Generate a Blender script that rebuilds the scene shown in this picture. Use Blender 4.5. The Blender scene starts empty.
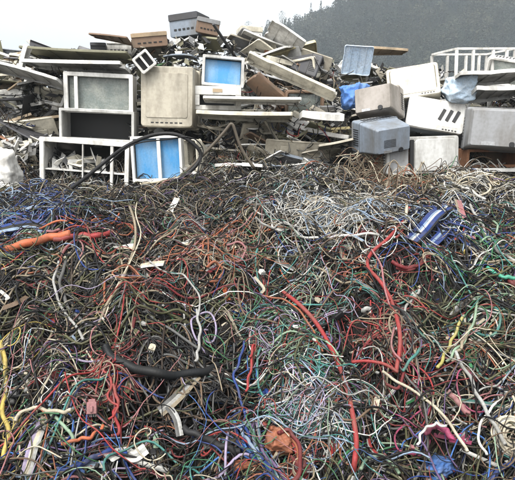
import bpy, math, random
import numpy as np
from mathutils import Vector, Euler, Matrix
PI = math.pi; R = math.radians
rnd = random.Random(11); rng = np.random.default_rng(5)
sc = bpy.context.scene; COL = sc.collection

# ------------------------------------------------------------------ camera
F = 552.0; PITCH = R(11.3); CAM = np.array([0.0, 0.0, 1.75])
CA, SA = math.cos(PITCH), math.sin(PITCH)
def ray(px, py):
    u = (px-257.5)/F; v = (240-py)/F
    return np.array([u, CA+v*SA, -SA+v*CA])
def at(px, py, Y):
    d = ray(px, py); return CAM + d*(Y/d[1])
def scale(px, py, Y):                       # metres per photo pixel at depth Y
    return (Y/ray(px, py)[1])/F
def proj(P):
    P = np.asarray(P, float)-CAM
    f = P[..., 1]*CA-P[..., 2]*SA; up = P[..., 1]*SA+P[..., 2]*CA
    f = np.where(f < .05, .05, f)
    return 257.5+F*P[..., 0]/f, 240-F*up/f
cam = bpy.data.objects.new('camera', bpy.data.cameras.new('camera')); COL.objects.link(cam)
cam.location = CAM; cam.rotation_euler = (R(90)-PITCH, 0, 0)
cam.data.sensor_width = 36; cam.data.lens = F/515*36; cam.data.clip_end = 5000; cam.data.clip_start = .05
sc.camera = cam

# ------------------------------------------------------------------ light
SUN_EL, SUN_AZ = 58, 205                     # azimuth: direction the light comes from, clockwise from +Y
w = bpy.data.worlds.new('World'); sc.world = w; w.use_nodes = True
nt = w.node_tree; nt.nodes.clear()
sky = nt.nodes.new('ShaderNodeTexSky'); sky.sky_type = 'NISHITA'; sky.sun_disc = False
sky.sun_elevation = R(SUN_EL); sky.sun_rotation = R(SUN_AZ); sky.dust_density = 6; sky.air_density = 1.0; sky.ozone_density = 1
hs = nt.nodes.new('ShaderNodeHueSaturation'); hs.inputs['Saturation'].default_value = .09; hs.inputs['Value'].default_value = 2.75
bg = nt.nodes.new('ShaderNodeBackground'); bg.inputs['Strength'].default_value = .15
ow = nt.nodes.new('ShaderNodeOutputWorld')
tcw = nt.nodes.new('ShaderNodeTexCoord'); mpw = nt.nodes.new('ShaderNodeMapping'); mpw.inputs['Scale'].default_value = (1.4, 1.4, 5)
nzw = nt.nodes.new('ShaderNodeTexNoise'); nzw.inputs['Scale'].default_value = 2.2; nzw.inputs['Detail'].default_value = 5
mrw = nt.nodes.new('ShaderNodeMapRange'); mrw.inputs[1].default_value = .35; mrw.inputs[2].default_value = .65; mrw.inputs[3].default_value = .88; mrw.inputs[4].default_value = 1.05
mxw = nt.nodes.new('ShaderNodeVectorMath'); mxw.operation = 'SCALE'
nt.links.new(tcw.outputs['Generated'], mpw.inputs[0]); nt.links.new(mpw.outputs[0], nzw.inputs['Vector']); nt.links.new(nzw.outputs[0], mrw.inputs[0])
nt.links.new(sky.outputs[0], hs.inputs['Color']); nt.links.new(hs.outputs[0], mxw.inputs[0]); nt.links.new(mrw.outputs[0], mxw.inputs['Scale']); nt.links.new(mxw.outputs[0], bg.inputs[0]); nt.links.new(bg.outputs[0], ow.inputs[0])
sun = bpy.data.objects.new('sun', bpy.data.lights.new('sun', 'SUN')); COL.objects.link(sun)
sun.data.energy = 1.9; sun.data.angle = R(10); sun.data.color = (1, .965, .91)
az = R(SUN_AZ); ldir = Vector((math.sin(az)*math.cos(R(SUN_EL)), math.cos(az)*math.cos(R(SUN_EL)), math.sin(R(SUN_EL))))
sun.rotation_euler = ldir.to_track_quat('Z', 'Y').to_euler()
vs = sc.view_settings; vs.view_transform = 'Standard'; vs.look = 'None'; vs.gamma = 1; vs.use_curve_mapping = False
vs.exposure = 0.04
sc.cycles.diffuse_bounces = 1; sc.cycles.max_bounces = 6

# ------------------------------------------------------------------ materials
def nodes(name):
    m = bpy.data.materials.new(name); m.use_nodes = True; n = m.node_tree; n.nodes.clear()
    out = n.nodes.new('ShaderNodeOutputMaterial'); b = n.nodes.new('ShaderNodeBsdfPrincipled')
    n.links.new(b.outputs[0], out.inputs[0]); return m, n, b
def worn(name, col, grime=(.10, .085, .06), amount=.45, rough=.5, sc_=7.0, bump=.15, metal=0, spec=.5, fine=60, objinfo=True, streak=1.0, speck=.55):
    m, n, b = nodes(name)
    tc = n.nodes.new('ShaderNodeTexCoord'); L = n.links.new
    src = tc.outputs['Object']
    if objinfo:
        oi = n.nodes.new('ShaderNodeObjectInfo'); vm = n.nodes.new('ShaderNodeVectorMath'); vm.operation = 'ADD'
        mm = n.nodes.new('ShaderNodeMath'); mm.operation = 'MULTIPLY'; mm.inputs[1].default_value = 40
        L(oi.outputs['Random'], mm.inputs[0]); L(tc.outputs['Object'], vm.inputs[0]); L(mm.outputs[0], vm.inputs[1]); src = vm.outputs[0]
    n1 = n.nodes.new('ShaderNodeTexNoise'); n1.inputs['Scale'].default_value = sc_; n1.inputs['Detail'].default_value = 8; n1.inputs['Roughness'].default_value = .65
    n2 = n.nodes.new('ShaderNodeTexNoise'); n2.inputs['Scale'].default_value = fine; n2.inputs['Detail'].default_value = 4
    mp = n.nodes.new('ShaderNodeMapping'); mp.inputs['Scale'].default_value = (1, 1, streak); L(src, mp.inputs[0]); L(mp.outputs[0], n1.inputs['Vector']); L(src, n2.inputs['Vector'])
    r = n.nodes.new('ShaderNodeValToRGB'); r.color_ramp.elements[0].position = .42; r.color_ramp.elements[1].position = .72
    r.color_ramp.elements[0].color = (0, 0, 0, 1); r.color_ramp.elements[1].color = (amount,)*3+(1,)
    L(n1.outputs[0], r.inputs[0])
    mx = n.nodes.new('ShaderNodeMix'); mx.data_type = 'RGBA'; mx.inputs[6].default_value = (*col, 1); mx.inputs[7].default_value = (*grime, 1)
    L(r.outputs[0], mx.inputs[0])
    m2 = n.nodes.new('ShaderNodeMix'); m2.data_type = 'RGBA'; m2.blend_type = 'MULTIPLY'; m2.inputs[0].default_value = speck
    r2 = n.nodes.new('ShaderNodeValToRGB'); r2.color_ramp.elements[0].position = .3; r2.color_ramp.elements[1].position = .6
    r2.color_ramp.elements[0].color = (.55, .52, .47, 1); r2.color_ramp.elements[1].color = (1, 1, 1, 1)
    L(n2.outputs[0], r2.inputs[0]); L(mx.outputs[2], m2.inputs[6]); L(r2.outputs[0], m2.inputs[7]); L(m2.outputs[2], b.inputs['Base Color'])
    ra = n.nodes.new('ShaderNodeMapRange'); ra.inputs[3].default_value = max(.05, rough-.12); ra.inputs[4].default_value = min(1, rough+.25)
    L(n1.outputs[0], ra.inputs[0]); L(ra.outputs[0], b.inputs['Roughness'])
    b.inputs['Metallic'].default_value = metal; b.inputs['Specular IOR Level'].default_value = spec
    if bump:
        bp = n.nodes.new('ShaderNodeBump'); bp.inputs['Strength'].default_value = bump; bp.inputs['Distance'].default_value = .004
        L(n2.outputs[0], bp.inputs['Height']); L(bp.outputs[0], b.inputs['Normal'])
    return m
CC = {  # cable colours
 'black': (.007, .007, .008), 'charcoal': (.024, .024, .026), 'grey': (.14, .14, .135), 'light grey': (.36, .36, .34), 'white': (.66, .65, .6),
 'cream': (.56, .49, .35), 'beige': (.36, .29, .19), 'brown': (.19, .12, .07), 'dark brown': (.05, .032, .02), 'rust orange': (.40, .11, .04),
 'orange': (.70, .15, .04), 'red': (.40, .03, .03), 'dark red': (.2, .018, .022), 'pink': (.42, .16, .17), 'magenta': (.42, .04, .14),
 'purple': (.16, .09, .24), 'lilac': (.40, .33, .5), 'blue': (.015, .055, .27), 'bright blue': (.04, .19, .58), 'pale blue': (.28, .40, .56),
 'teal': (.05, .26, .23), 'green': (.04, .22, .08), 'pale green': (.28, .42, .27), 'olive': (.11, .11, .045), 'yellow': (.62, .46, .07)}
def mute(k, c):
    l = .3*c[0]+.55*c[1]+.15*c[2]; f = .86
    return tuple((l+(v-l)*f)*(.66 if k not in ('white', 'cream', 'light grey') else .8) for v in c)
CC = {k: mute(k, v) for k, v in CC.items()}
def dirt(v):
    l = max(v); return tuple(min(a, b) for a, b in zip((.10, .088, .066), (l*.55+.006, l*.5+.005, l*.4+.004)))
CM = {k: worn('cable '+k, v, grime=dirt(v), amount=.62, rough=.5, sc_=9, bump=0, fine=90, spec=.22) for k, v in CC.items()}
CN = list(CC)
PC = {'white': (.77, .76, .72), 'cream': (.62, .58, .47), 'beige': (.40, .365, .29), 'pale grey': (.52, .52, .50), 'grey': (.24, .245, .25),
      'blue grey': (.19, .225, .27), 'dark grey': (.045, .045, .05), 'black': (.008, .008, .009), 'olive': (.17, .165, .10), 'brown': (.20, .125, .08),
      'tan': (.36, .27, .17), 'tan grey': (.31, .28, .25), 'yellowed': (.60, .52, .30)}
PM = {k: worn('plastic '+k, v, grime=dirt(v) if max(v) < .2 else (.10, .085, .06), amount=.75, rough=.45, sc_=6, streak=.3, speck=.3, fine=35) for k, v in PC.items()}
PM['metal'] = worn('dull metal', (.42, .43, .44), amount=.6, rough=.38, metal=.75)
PM['rust'] = worn('rusty metal', (.26, .12, .06), grime=(.08, .04, .025), amount=.8, rough=.75)
PM['blue'] = worn('blue screen', (.05, .25, .52), grime=(.30, .42, .52), amount=.7, rough=.22, sc_=5, bump=.02, streak=.35, speck=.3)
PM['sack blue'] = worn('sack blue', (.05, .16, .46), grime=(.3, .4, .55), amount=.4, rough=.6)
PM['sack pale'] = worn('sack pale', (.50, .63, .76), grime=(.75, .78, .8), amount=.6, rough=.6)
PM['glass'] = worn('tube glass', (.10, .12, .115), grime=(.3, .31, .27), amount=.6, rough=.16, bump=.02)
PM['phosphor'] = worn('phosphor glass', (.20, .23, .215), grime=(.5, .5, .44), amount=.6, rough=.2, bump=.02)
PM['board'] = worn('circuit board', (.04, .12, .06), grime=(.15, .13, .06), amount=.5, rough=.45)
PM['copper'] = worn('copper wire', (.5, .2, .09), grime=(.2, .1, .05), amount=.6, rough=.4, metal=.7)
EARTH = worn('gap shade earth', (.014, .011, .008), grime=(.006, .005, .004), amount=.7, rough=.95, sc_=3, bump=.6, fine=25, objinfo=False)  # near-black so gaps in the heap look black: shade put into the colour

# ------------------------------------------------------------------ mesh helpers
class MB:
    def __init__(s): s.v = []; s.f = []; s.m = []
    def add(s, v, f, mi=0):
        k = len(s.v); s.v += [tuple(map(float, p)) for p in v]; s.f += [tuple(i+k for i in q) for q in f]; s.m += [mi]*len(f); return s
    def box(s, c, d, rot=None, mi=0):
        x, y, z = (q/2 for q in d)
        V = [Vector((a*x, b*y, e*z)) for e in (-1, 1) for a, b in ((-1, -1), (1, -1), (1, 1), (-1, 1))]
        if rot is not None: M = Euler(rot).to_matrix(); V = [M @ p for p in V]
        V = [p+Vector(c) for p in V]
        return s.add(V, [(3, 2, 1, 0), (4, 5, 6, 7), (0, 1, 5, 4), (1, 2, 6, 5), (2, 3, 7, 6), (3, 0, 4, 7)], mi)
    def loft(s, loops, cap0=False, cap1=False, mi=0):
        n = len(loops[0]); V = [p for l in loops for p in l]; Fc = []
        for i in range(len(loops)-1):
            for j in range(n):
                a = i*n+j; b = i*n+(j+1) % n; Fc.append((a, b, b+n, a+n))
        if cap0: Fc.append(tuple(range(n))[::-1])
        if cap1: k = (len(loops)-1)*n; Fc.append(tuple(range(k, k+n)))
        return s.add(V, Fc, mi)
    def tube(s, P, r, sides=8, mi=0, caps=True):
        V, Fc = tube_np(np.asarray(P, float)[None], np.full((1, len(P)), r) if np.isscalar(r) else np.asarray(r)[None], sides)
        s.add(V.tolist(), Fc.tolist(), mi)
        if caps:
            k = len(s.v)-len(V); s.f.append(tuple(range(k, k+sides))[::-1]); k2 = len(s.v)-sides; s.f.append(tuple(range(k2, k2+sides))); s.m += [mi, mi]
        return s
    def warp(s, fn): s.v = [tuple(fn(*p)) for p in s.v]; return s
    def build(s, name, mats, parent=None, smooth=False, bevel=0):
        me = bpy.data.meshes.new(name); me.from_pydata(s.v, [], s.f)
        for m in (mats if isinstance(mats, (list, tuple)) else [mats]): me.materials.append(m)
        me.polygons.foreach_set('material_index', s.m)
        if smooth: me.polygons.foreach_set('use_smooth', [True]*len(s.f))
        me.update(); o = bpy.data.objects.new(name, me); COL.objects.link(o)
        if parent: o.parent = parent
        if bevel:
            b = o.modifiers.new('bevel', 'BEVEL'); b.width = bevel; b.segments = 2; b.limit_method = 'ANGLE'; b.angle_limit = R(40)
        return o
def tube_np(P, r, sides):
    """P (W,N,3) paths, r (W,N) radii -> verts, quads"""
    W, N, _ = P.shape
    T = np.gradient(P, axis=1); T /= np.linalg.norm(T, axis=2, keepdims=True)+1e-9
    n = np.zeros((W, N, 3)); ref = np.where(np.abs(T[:, 0, 2:3]) > .9, [[1., 0, 0]], [[0, 0, 1.]])
    c = ref-T[:, 0]*np.sum(ref*T[:, 0], 1, keepdims=True); c /= np.linalg.norm(c, axis=1, keepdims=True)+1e-9; n[:, 0] = c
    for i in range(1, N):
        c = c-T[:, i]*np.sum(c*T[:, i], 1, keepdims=True); c /= np.linalg.norm(c, axis=1, keepdims=True)+1e-9; n[:, i] = c
    b = np.cross(T, n); a = np.arange(sides)*2*PI/sides
    V = P[:, :, None]+r[:, :, None, None]*(np.cos(a)[None, None, :, None]*n[:, :, None]+np.sin(a)[None, None, :, None]*b[:, :, None])
    i, j, k = np.meshgrid(np.arange(W), np.arange(N-1), np.arange(sides), indexing='ij')
    base = (i*N+j)*sides; q = np.stack([base+k, base+(k+1) % sides, base+sides+(k+1) % sides, base+sides+k], -1).reshape(-1, 4)
    return V.reshape(-1, 3), q
def big_mesh(name, V, Q, mi, mats, smooth=True):
    me = bpy.data.meshes.new(name); me.vertices.add(len(V)); me.vertices.foreach_set('co', np.ascontiguousarray(V, dtype=np.float32).ravel())
    k = Q.shape[1]; me.loops.add(Q.size); me.loops.foreach_set('vertex_index', Q.astype(np.int32).ravel())
    me.polygons.add(len(Q)); me.polygons.foreach_set('loop_start', np.arange(0, Q.size, k, dtype=np.int32))
    for m in mats: me.materials.append(m)
    me.polygons.foreach_set('material_index', mi.astype(np.int32)); me.polygons.foreach_set('use_smooth', np.full(len(Q), smooth))
    me.update(calc_edges=True); me.validate(); o = bpy.data.objects.new(name, me); COL.objects.link(o); return o
def rr(w, h, r, y, cx=0, cz=0, n=4):          # rounded rectangle loop in the xz plane
    out = []
    for k, (sx, sz) in enumerate(((1, 1), (-1, 1), (-1, -1), (1, -1))):
        for i in range(n+1):
            a = k*PI/2+i*PI/2/n; out.append((cx+sx*(w/2-r)+r*math.cos(a), y, cz+sz*(h/2-r)+r*math.sin(a)))
    return out
def tag(o, label=None, cat=None, group=None, kind=None):
    for k, v in (('label', label), ('category', cat), ('group', group), ('kind', kind)):
        if v: o[k] = v
    return o
def empty(name, loc=(0, 0, 0), rot=(0, 0, 0)):
    o = bpy.data.objects.new(name, None); COL.objects.link(o); o.empty_display_size = .1; o.location = loc; o.rotation_euler = rot; return o

# ------------------------------------------------------------------ terrain
HY = [-40, -2, 1.2, 2.2, 3.0, 4.0, 4.8, 5.6, 6.3, 7.0, 8.2, 10, 14, 20]
HZ = [0, 0, 0.00, .18, .58, 1.04, 1.17, 1.13, 1.60, 2.15, 2.35, 1.8, .3, 0]
HOL = [(215, 405, .16, .2), (190, 395, .14, .14), (330, 340, .14, .14), (140, 395, .16, .15), (240, 455, .1, .08), (428, 320, .12, .10), (70, 300, .13, .15), (190, 340, .14, .12), (100, 280, .1, .1), (20, 300, .1, .1), (470, 300, .08, .09), (385, 455, .06, .09), (150, 400, .06, .08), (440, 380, .06, .09)]
HOLW = []
_h = random.Random(4)
HOL += [(_h.uniform(-10, 520), 245+240*_h.random()**.8, _h.uniform(.08, .16), _h.uniform(.05, .1)) for _ in range(30)]
def H(x, y, smooth=False):
    x = np.asarray(x, float); y = np.asarray(y, float); b = np.interp(y, HY, HZ)
    m = np.clip((y-1.2)/.8, 0, 1)*np.clip((9-y)/2, 0, 1)
    for (gx, gy, ga, gr) in ((.65, 5.2, .12, .4), (1.35, 5.3, .05, .4), (1.9, 5.2, .08, .35), (-.35, 5.3, .09, .35), (-1.9, 5.2, -.10, .7), (-.9, 5.25, .05, .2), (.15, 4.4, .06, .4)):
        b = b+ga*np.exp(-((x-gx)**2+(y-gy)**2)/gr**2)
    b = b+m*(.05*np.sin(2.7*x+1.3*y+.6)+.035*np.sin(5.3*x-3.1*y+2)+.028*np.sin(9.1*x+6.3*y+1)+.018*np.sin(15*x-12*y)+.016*np.sin(21*x+17*y+3))
    side = np.clip((np.abs(x)-3.8)/6, 0, 1); b = b*(1-.8*side*side)
    for (hx, hy, dep, rad) in ([] if smooth else HOLW): b = b-dep*np.exp(-((x-hx)**2+(y-hy)**2)/rad**2)
    return b
def hit(px, py, sm=False):
    d = ray(px, py); t = np.arange(.8, 12, .01); p = CAM+d*t[:, None]; hz_ = H(p[:, 0], p[:, 1]); hz_ = np.maximum(hz_, H(p[:, 0], p[:, 1], True)-.02) if sm else hz_; k = np.nonzero(p[:, 2] < hz_)[0]
    return p[k[0]] if len(k) else CAM+d*6
for a in HOL: p = hit(a[0], a[1]); HOLW.append((p[0], p[1], a[2], a[3]))
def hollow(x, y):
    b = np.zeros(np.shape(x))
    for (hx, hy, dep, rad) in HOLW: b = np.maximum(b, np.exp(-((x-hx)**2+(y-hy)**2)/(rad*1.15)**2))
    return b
def grid_obj(name, xs, ys, fz, mat):
    X, Y = np.meshgrid(xs, ys); Z = fz(X, Y); V = np.stack([X, Y, Z], -1).reshape(-1, 3); nx = len(xs); ny = len(ys)
    i, j = np.meshgrid(np.arange(ny-1), np.arange(nx-1), indexing='ij'); a = (i*nx+j).ravel()
    Q = np.stack([a, a+1, a+nx+1, a+nx], -1); return big_mesh(name, V, Q, np.zeros(len(Q)), [mat])
def axis(lo, hi, a, b, fine, coarse):
    return np.unique(np.concatenate([np.linspace(lo, a, coarse), np.arange(a, b, fine), np.linspace(b, hi, coarse)]))
g = grid_obj('ground', axis(-900, 900, -7, 7, .06, 14), axis(-60, 1500, 1, 9, .06, 14), lambda X, Y: H(X, Y)-.03, EARTH)
tag(g, kind='structure')

# wooded hill
HXP = [-3000, -200, -40, -14, -4, 2, 14, 22, 30, 60, 110, 400, 3000]
HXZ = [6, 10, 14, 27, 35, 40, 43, 45.5, 49, 58, 66, 60, 40]
def hillz(X, Y):
    r = np.interp(X, HXP, HXZ)-8
    k = np.clip((Y-95)/105, 0, 1); k = k*k*(3-2*k)
    return r*k*(1+.03*np.sin(X*.13+Y*.05)+.02*np.sin(X*.31-Y*.11))-2+(1-k)*k*5*np.sin(X*.11+Y*.03+.6*np.sin(Y*.09))
hm = worn('hill undergrowth', (.012, .018, .012), grime=(.02, .02, .014), amount=.7, rough=1, sc_=.05, fine=.6, bump=0, objinfo=False, spec=0)
hl = grid_obj('hill', np.linspace(-320, 420, 150), np.linspace(85, 330, 60), hillz, hm); tag(hl, kind='structure')
leafm = worn('forest foliage', (.016, .026, .024), grime=(.085, .085, .055), amount=1.0, rough=.95, sc_=.07, fine=.3, bump=0, spec=.1, speck=.4, objinfo=False)
barkm = worn('bark', (.10, .08, .065), rough=.95)
def crown_faces(cx, cy, cz, h, wd, n, conifer, rg):
    """n leaf sprays spread in a crown volume -> (n*4,3) verts"""
    t = rg.random(n)**(.7 if conifer else 1); a = rg.random(n)*2*PI
    if conifer: rad = wd*(1-t*.93)*(.35+.65*rg.random(n)); z = h*(.08+.92*t)
    else:
        lob = rg.random((5, 3))*[2*PI, .5, .6]; li = rg.integers(0, 5, n)
        rad = wd*np.sqrt(np.clip(1-(2*t-1)**2, 0, 1))*(.4+.6*rg.random(n))*(.75+.35*np.sin(a*2+lob[0, 0])+.15*np.sin(a*5+lob[1, 0])); z = h*(.28+.72*t)
    c = np.stack([cx+rad*np.cos(a), cy+rad*np.sin(a), cz+z], -1)
    s = (wd*.30 if conifer else wd*.26)*(.5+rg.random(n))*(46/n)**.62
    u = rg.normal(size=(n, 3)); u[:, 2] = u[:, 2]*.5-(.3 if conifer else 0); u /= np.linalg.norm(u, axis=1, keepdims=True)
    v = np.cross(u, rg.normal(size=(n, 3))); v /= np.linalg.norm(v, axis=1, keepdims=True)
    s = s[:, None]; return np.stack([c-u*s, c+v*s*.6, c+u*s, c-v*s*.6], 1).reshape(-1, 3)
hr = np.random.default_rng(3); allv = []; cnt = 0; TR = []
while cnt < 10500:
    x = hr.uniform(-60, 150); y = hr.uniform(97, 232)
    z = float(hillz(x, y)); px, py = proj((x, y, z))
    if px < 205 and y > 190: continue
    h = hr.uniform(4, 7.5) if hr.random() < .7 else hr.uniform(3, 5); con = hr.random() < .4+.3*math.sin(x*.09+y*.07)
    allv.append(crown_faces(x, y, z-.3, h, h*(.17 if con else .30), 130, con, hr)); cnt += 1
V = np.concatenate(allv); Q = np.arange(len(V)).reshape(-1, 4)
fo = big_mesh('forest', V, Q, np.zeros(len(Q)), [leafm], False); tag(fo, 'dense blue grey wood covering the hillside behind the scrap', 'forest', kind='stuff')
def hill_tree(px, py_top, Y, h, con, lab, grow):
    p = at(px, py_top, Y); z = p[2]-h; b = float(hillz(p[0], Y)); root = empty('conifer_tree' if con else 'broadleaf_tree', (p[0], Y, min(z, b)))
    hh = p[2]-min(z, b); m = MB(); m.tube([(0, 0, 0), (.1, 0, hh*.4), (0, .1, hh*.8)], [.22, .16, .07], 6)
    if not con:
        for k in range(5):
            a = k*1.3; m.tube([(0.08, 0, hh*.45+k*.3), (math.cos(a)*h*.1, math.sin(a)*h*.1, hh*.62+k*.3), (math.cos(a)*h*.19, math.sin(a)*h*.19, hh*.75+k*.3)], [.09, .06, .03], 5)
    m.build('trunk', barkm, root)
    v = crown_faces(0, 0, hh-h, h, h*grow, 260, con, hr); q = np.arange(len(v)).reshape(-1, 4)
    c = big_mesh('crown', v, q, np.zeros(len(q)), [leafm], False); c.parent = root
    tag(root, lab, 'tree', 'trees standing up along the hill ridge'); return root
hill_tree(248, 21, 196, 4.6, False, 'small round tree showing just behind the top of the scrap heap beside the sky', .3)
hill_tree(282, 11, 198, 6.0, False, 'lone round tree standing above the ridge against the white sky', .24)
hill_tree(296, 14, 199, 5.0, False, 'low bushy tree on the ridge between the lone round tree and the spire tree', .35)
hill_tree(311, 3, 200, 8.5, True, 'slim pointed conifer rising highest at the ridge shoulder', .16)
hill_tree(321, 1, 201, 9, True, 'broader pointed conifer beside the slim ridge conifer', .2)
hill_tree(268, 20, 197, 4.5, False, 'short ragged tree on the ridge between the two round trees', .32)

# haze
m = bpy.data.materials.new('haze'); m.use_nodes = True; n = m.node_tree; n.nodes.clear(); o_ = n.nodes.new('ShaderNodeOutputMaterial')
pv = n.nodes.new('ShaderNodeVolumePrincipled'); pv.inputs['Color'].default_value = (.80, .90, .97, 1); pv.inputs['Density'].default_value = .0014
n.links.new(pv.outputs[0], o_.inputs['Volume'])
hb = MB().box((0, 720, 47), (1900, 1640, 106)).build('haze', m); tag(hb, 'thin pale air haze over the whole place', 'haze', kind='stuff')

# ------------------------------------------------------------------ labels made from surroundings
LM = []      # (short landmark phrase, px, py, zone)
PEND = []    # (object, base phrase, px, py, zone, x-metres)
def landmark(txt, px, py, zone): LM.append((txt, px, py, zone))
def pend(o, base, p, zone):
    px, py = proj(p); PEND.append((o, base, float(px), float(py), zone))
def rel(px, py, l):
    dx, dy = px-l[1], (py-l[2])*1.15; d = math.hypot(dx, dy)
    if d < 9: return 'right by'
    if abs(dy) > abs(dx): return 'above' if dy < 0 else 'below'
    return 'beside'
def finish_labels():
    lab = {}
    for k, (o, base, px, py, z) in enumerate(PEND):
        c = sorted((l for l in LM if l[3] == z), key=lambda l: math.hypot(px-l[1], py-l[2]))
        lab[k] = [f"{base} {rel(px, py, c[0])} the {c[0][0]}", f"{base} {rel(px, py, c[0])} the {c[0][0]}, toward the {c[1][0]}", c]
    def groups(i):
        g = {}
        for k in lab: g.setdefault(lab[k][i] if isinstance(i, int) else final[k], []).append(k)
        return g
    final = {}
    for t, ks in groups(0).items():
        for k in ks: final[k] = t if len(ks) == 1 else (lab[k][1] if len(lab[k][1].split()) <= 16 else t)
    g = {}
    for k, t in final.items(): g.setdefault(t, []).append(k)
    for t, ks in g.items():
        if len(ks) > 1:
            ks.sort(key=lambda k: PEND[k][3])
            base = lab[ks[0]][0] if len({lab[k][0] for k in ks}) == 1 and False else t
            o_ = {2: ['upper', 'lower'], 3: ['topmost', 'middle', 'lowest'], 4: ['topmost', 'second highest', 'second lowest', 'lowest']}.get(len(ks))
            if not o_: o_ = ['topmost'] + [['second', 'third', 'fourth', 'fifth', 'sixth', 'seventh', 'eighth', 'ninth', 'tenth'][min(i, 8)]+' highest' for i in range(len(ks)-2)]+['lowest']
            for k, w_ in zip(ks, o_): final[k] = w_+' '+base
    for k, (o, *_r) in enumerate(PEND):
        words = final[k].split(); o['label'] = ' '.join(words[:16])
    for o in bpy.data.objects:
        if o.get('label') and len(o['label'].split()) > 16: print('LONG', o['label'])
        if o.get('label') and len(o['label'].split()) < 4: print('SHORT', o['label'])
        if not o.parent and o.get('category') and not o.get('kind'): o['kind'] = 'thing'

# ------------------------------------------------------------------ scrap things
def crt(name, label, cat, loc, w, h, d, rot=(0, 0, 0), body='beige', bezel='cream', screen='glass', empty_=False, band=.16, group='scrapped television and monitor cases', taper=.6, vents=True):
    """front in the plane y=0 facing -Y, bottom at z=0"""
    root = empty(name, loc, rot); tag(root, label, cat, group); cz = h/2
    dep = [(.02, 1, 1), (.34, .99, .98), (.40, .95, .93), (.92, taper, taper*.92), (1.0, taper*.93, taper*.85)]
    o = [rr(w*a, h*b, .02*a, d*t, 0, cz-(1-b)*h*.12) for t, a, b in dep]
    mb = MB(); mb.loft(o[:], cap1=not empty_)
    if empty_:
        i_ = [rr(w*a-.016, h*b-.016, .024*a, d*t-.002, 0, cz-(1-b)*h*.12) for t, a, b in dep]
        mb.loft(i_[::-1]); mb.loft([i_[0], o[0]]); mb.loft([o[-1], i_[-1]])
    hs_ = mb.build('housing', PM[body], root, smooth=False, bevel=.003)
    bw = w*.055; low = h*band; ih = h-bw-low; iz = cz+(low-bw)/2
    m2 = MB(); m2.loft([rr(w, h, .03, .03, 0, cz), rr(w, h, .03, .004, 0, cz), rr(w-.012, h-.012, .026, -.006, 0, cz), rr(w-2*bw, ih, .025, -.006, 0, iz), rr(w-2*bw-.03, ih-.03, .02, .03, 0, iz), rr(w-2*bw-.03, ih-.03, .02, .045, 0, iz)])
    bz = m2.build('bezel', PM[bezel], root, bevel=.0015)
    if screen:
        sw, sh = w-2*bw-.02, ih-.02; nx, nz = 12, 9; V = []; Fc = []
        for j in range(nz+1):
            for i in range(nx+1):
                u, v = i/nx*2-1, j/nz*2-1; V.append((u*sw/2, .040-.030*(1-u*u)*(1-v*v)**.8-.0*u, iz+v*sh/2))
        for j in range(nz):
            for i in range(nx): a = j*(nx+1)+i; Fc.append((a, a+1, a+nx+2, a+nx+1))
        MB().add(V, Fc).build('screen', PM[screen], bz, smooth=True)
    c = MB()
    for k in range(5): c.box((w*.15+k*w*.055, -.008, low*.42), (w*.03, .008, low*.18))
    c.build('button_row', PM['dark grey' if bezel != 'dark grey' else 'pale grey'], bz)
    sm = MB(); yy = d*.345
    sm.loft([rr(w*.99+.006, h*.985+.006, .03, yy-.004, 0, cz), rr(w*.99+.01, h*.985+.01, .03, yy, 0, cz), rr(w*.99+.006, h*.985+.006, .03, yy+.006, 0, cz)]); sm.build('seam_band', PM[body], root)
    if not empty_:
        MB().box((w*taper*.18, d+.001, h*.14), (w*.2, .003, h*.08)).build('rating_plate', PM['metal' if w > .4 else 'white'], root)
        MB().loft([rr(.05, .05, .02, d-.004, -w*taper*.2, h*.14), rr(.045, .045, .02, d+.012, -w*taper*.2, h*.14)], cap1=True).build('cable_socket', PM['black'], root)
    if vents:
        def vent(bx):
            q = MB()
            for a_ in bx: q.box(*a_)
            q.build('vent', PM['black'], root)
        vent([((-w*.32+k*w*.08, d*.20, h+.0005), (w*.03, d*.22, .004)) for k in range(9)])
        for s in (-1, 1): vent([((s*(w/2+.0005), d*.2, h*.25+k*h*.07), (.004, d*.22, h*.026)) for k in range(8)])
        if not empty_ and vents != 'sides':
            vk = rnd.choice([6, 8, 10]); vw = rnd.choice([.35, .5, .6]); vx = rnd.choice([-.08, 0, .1])*w
            vent([((vx, d+.0005, h*.28+k*h*.042), (w*taper*vw, .004, h*.013)) for k in range(vk)])
    return root
def cabinet(name, label, cat, loc, w, h, d, rot=(0, 0, 0), col='white', inner=None, posts=(), group='open cabinets in the scrap heap', t=.018, back='dark grey', shelf=None):
    root = empty(name, loc, rot); tag(root, label, cat, group)
    m = MB(); m.box((0, d/2, t/2), (w, d, t)); m.box((0, d/2, h-t/2), (w, d, t))
    for s in (-1, 1): m.box((s*(w/2-t/2), d/2, h/2), (t, d-.002, h-2*t))
    m.build('casing', PM[col], root, bevel=.002)
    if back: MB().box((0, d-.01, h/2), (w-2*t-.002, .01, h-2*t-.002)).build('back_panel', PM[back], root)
    f = MB(); e = t*1.7
    f.loft([rr(w+.01, h+.01, .012, .012, 0, h/2), rr(w+.01, h+.01, .012, -.008, 0, h/2), rr(w-e*2, h-e*2, .01, -.008, 0, h/2), rr(w-e*2-.01, h-e*2-.01, .01, .012, 0, h/2)])
    f.build('front_frame', PM[col], root, bevel=.0015)
    for px_, wd in posts: MB().box((px_*w, .012, h/2), (wd, .03, h-2*e)).build('post', PM[col], root, bevel=.002)
    if shelf: MB().box((0, d/2, h*shelf), (w-2*t-.002, d*.9, .012)).build('shelf', PM[col], root)
    if inner:
        MB().loft([rr(w-2*e-.01, h-2*e-.01, .008, .10, 0, h/2), rr(w-2*e-.01, h-2*e-.01, .008, .06, 0, h/2)], cap0=True, cap1=True).build('screen', PM[inner], root)
    return root
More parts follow.
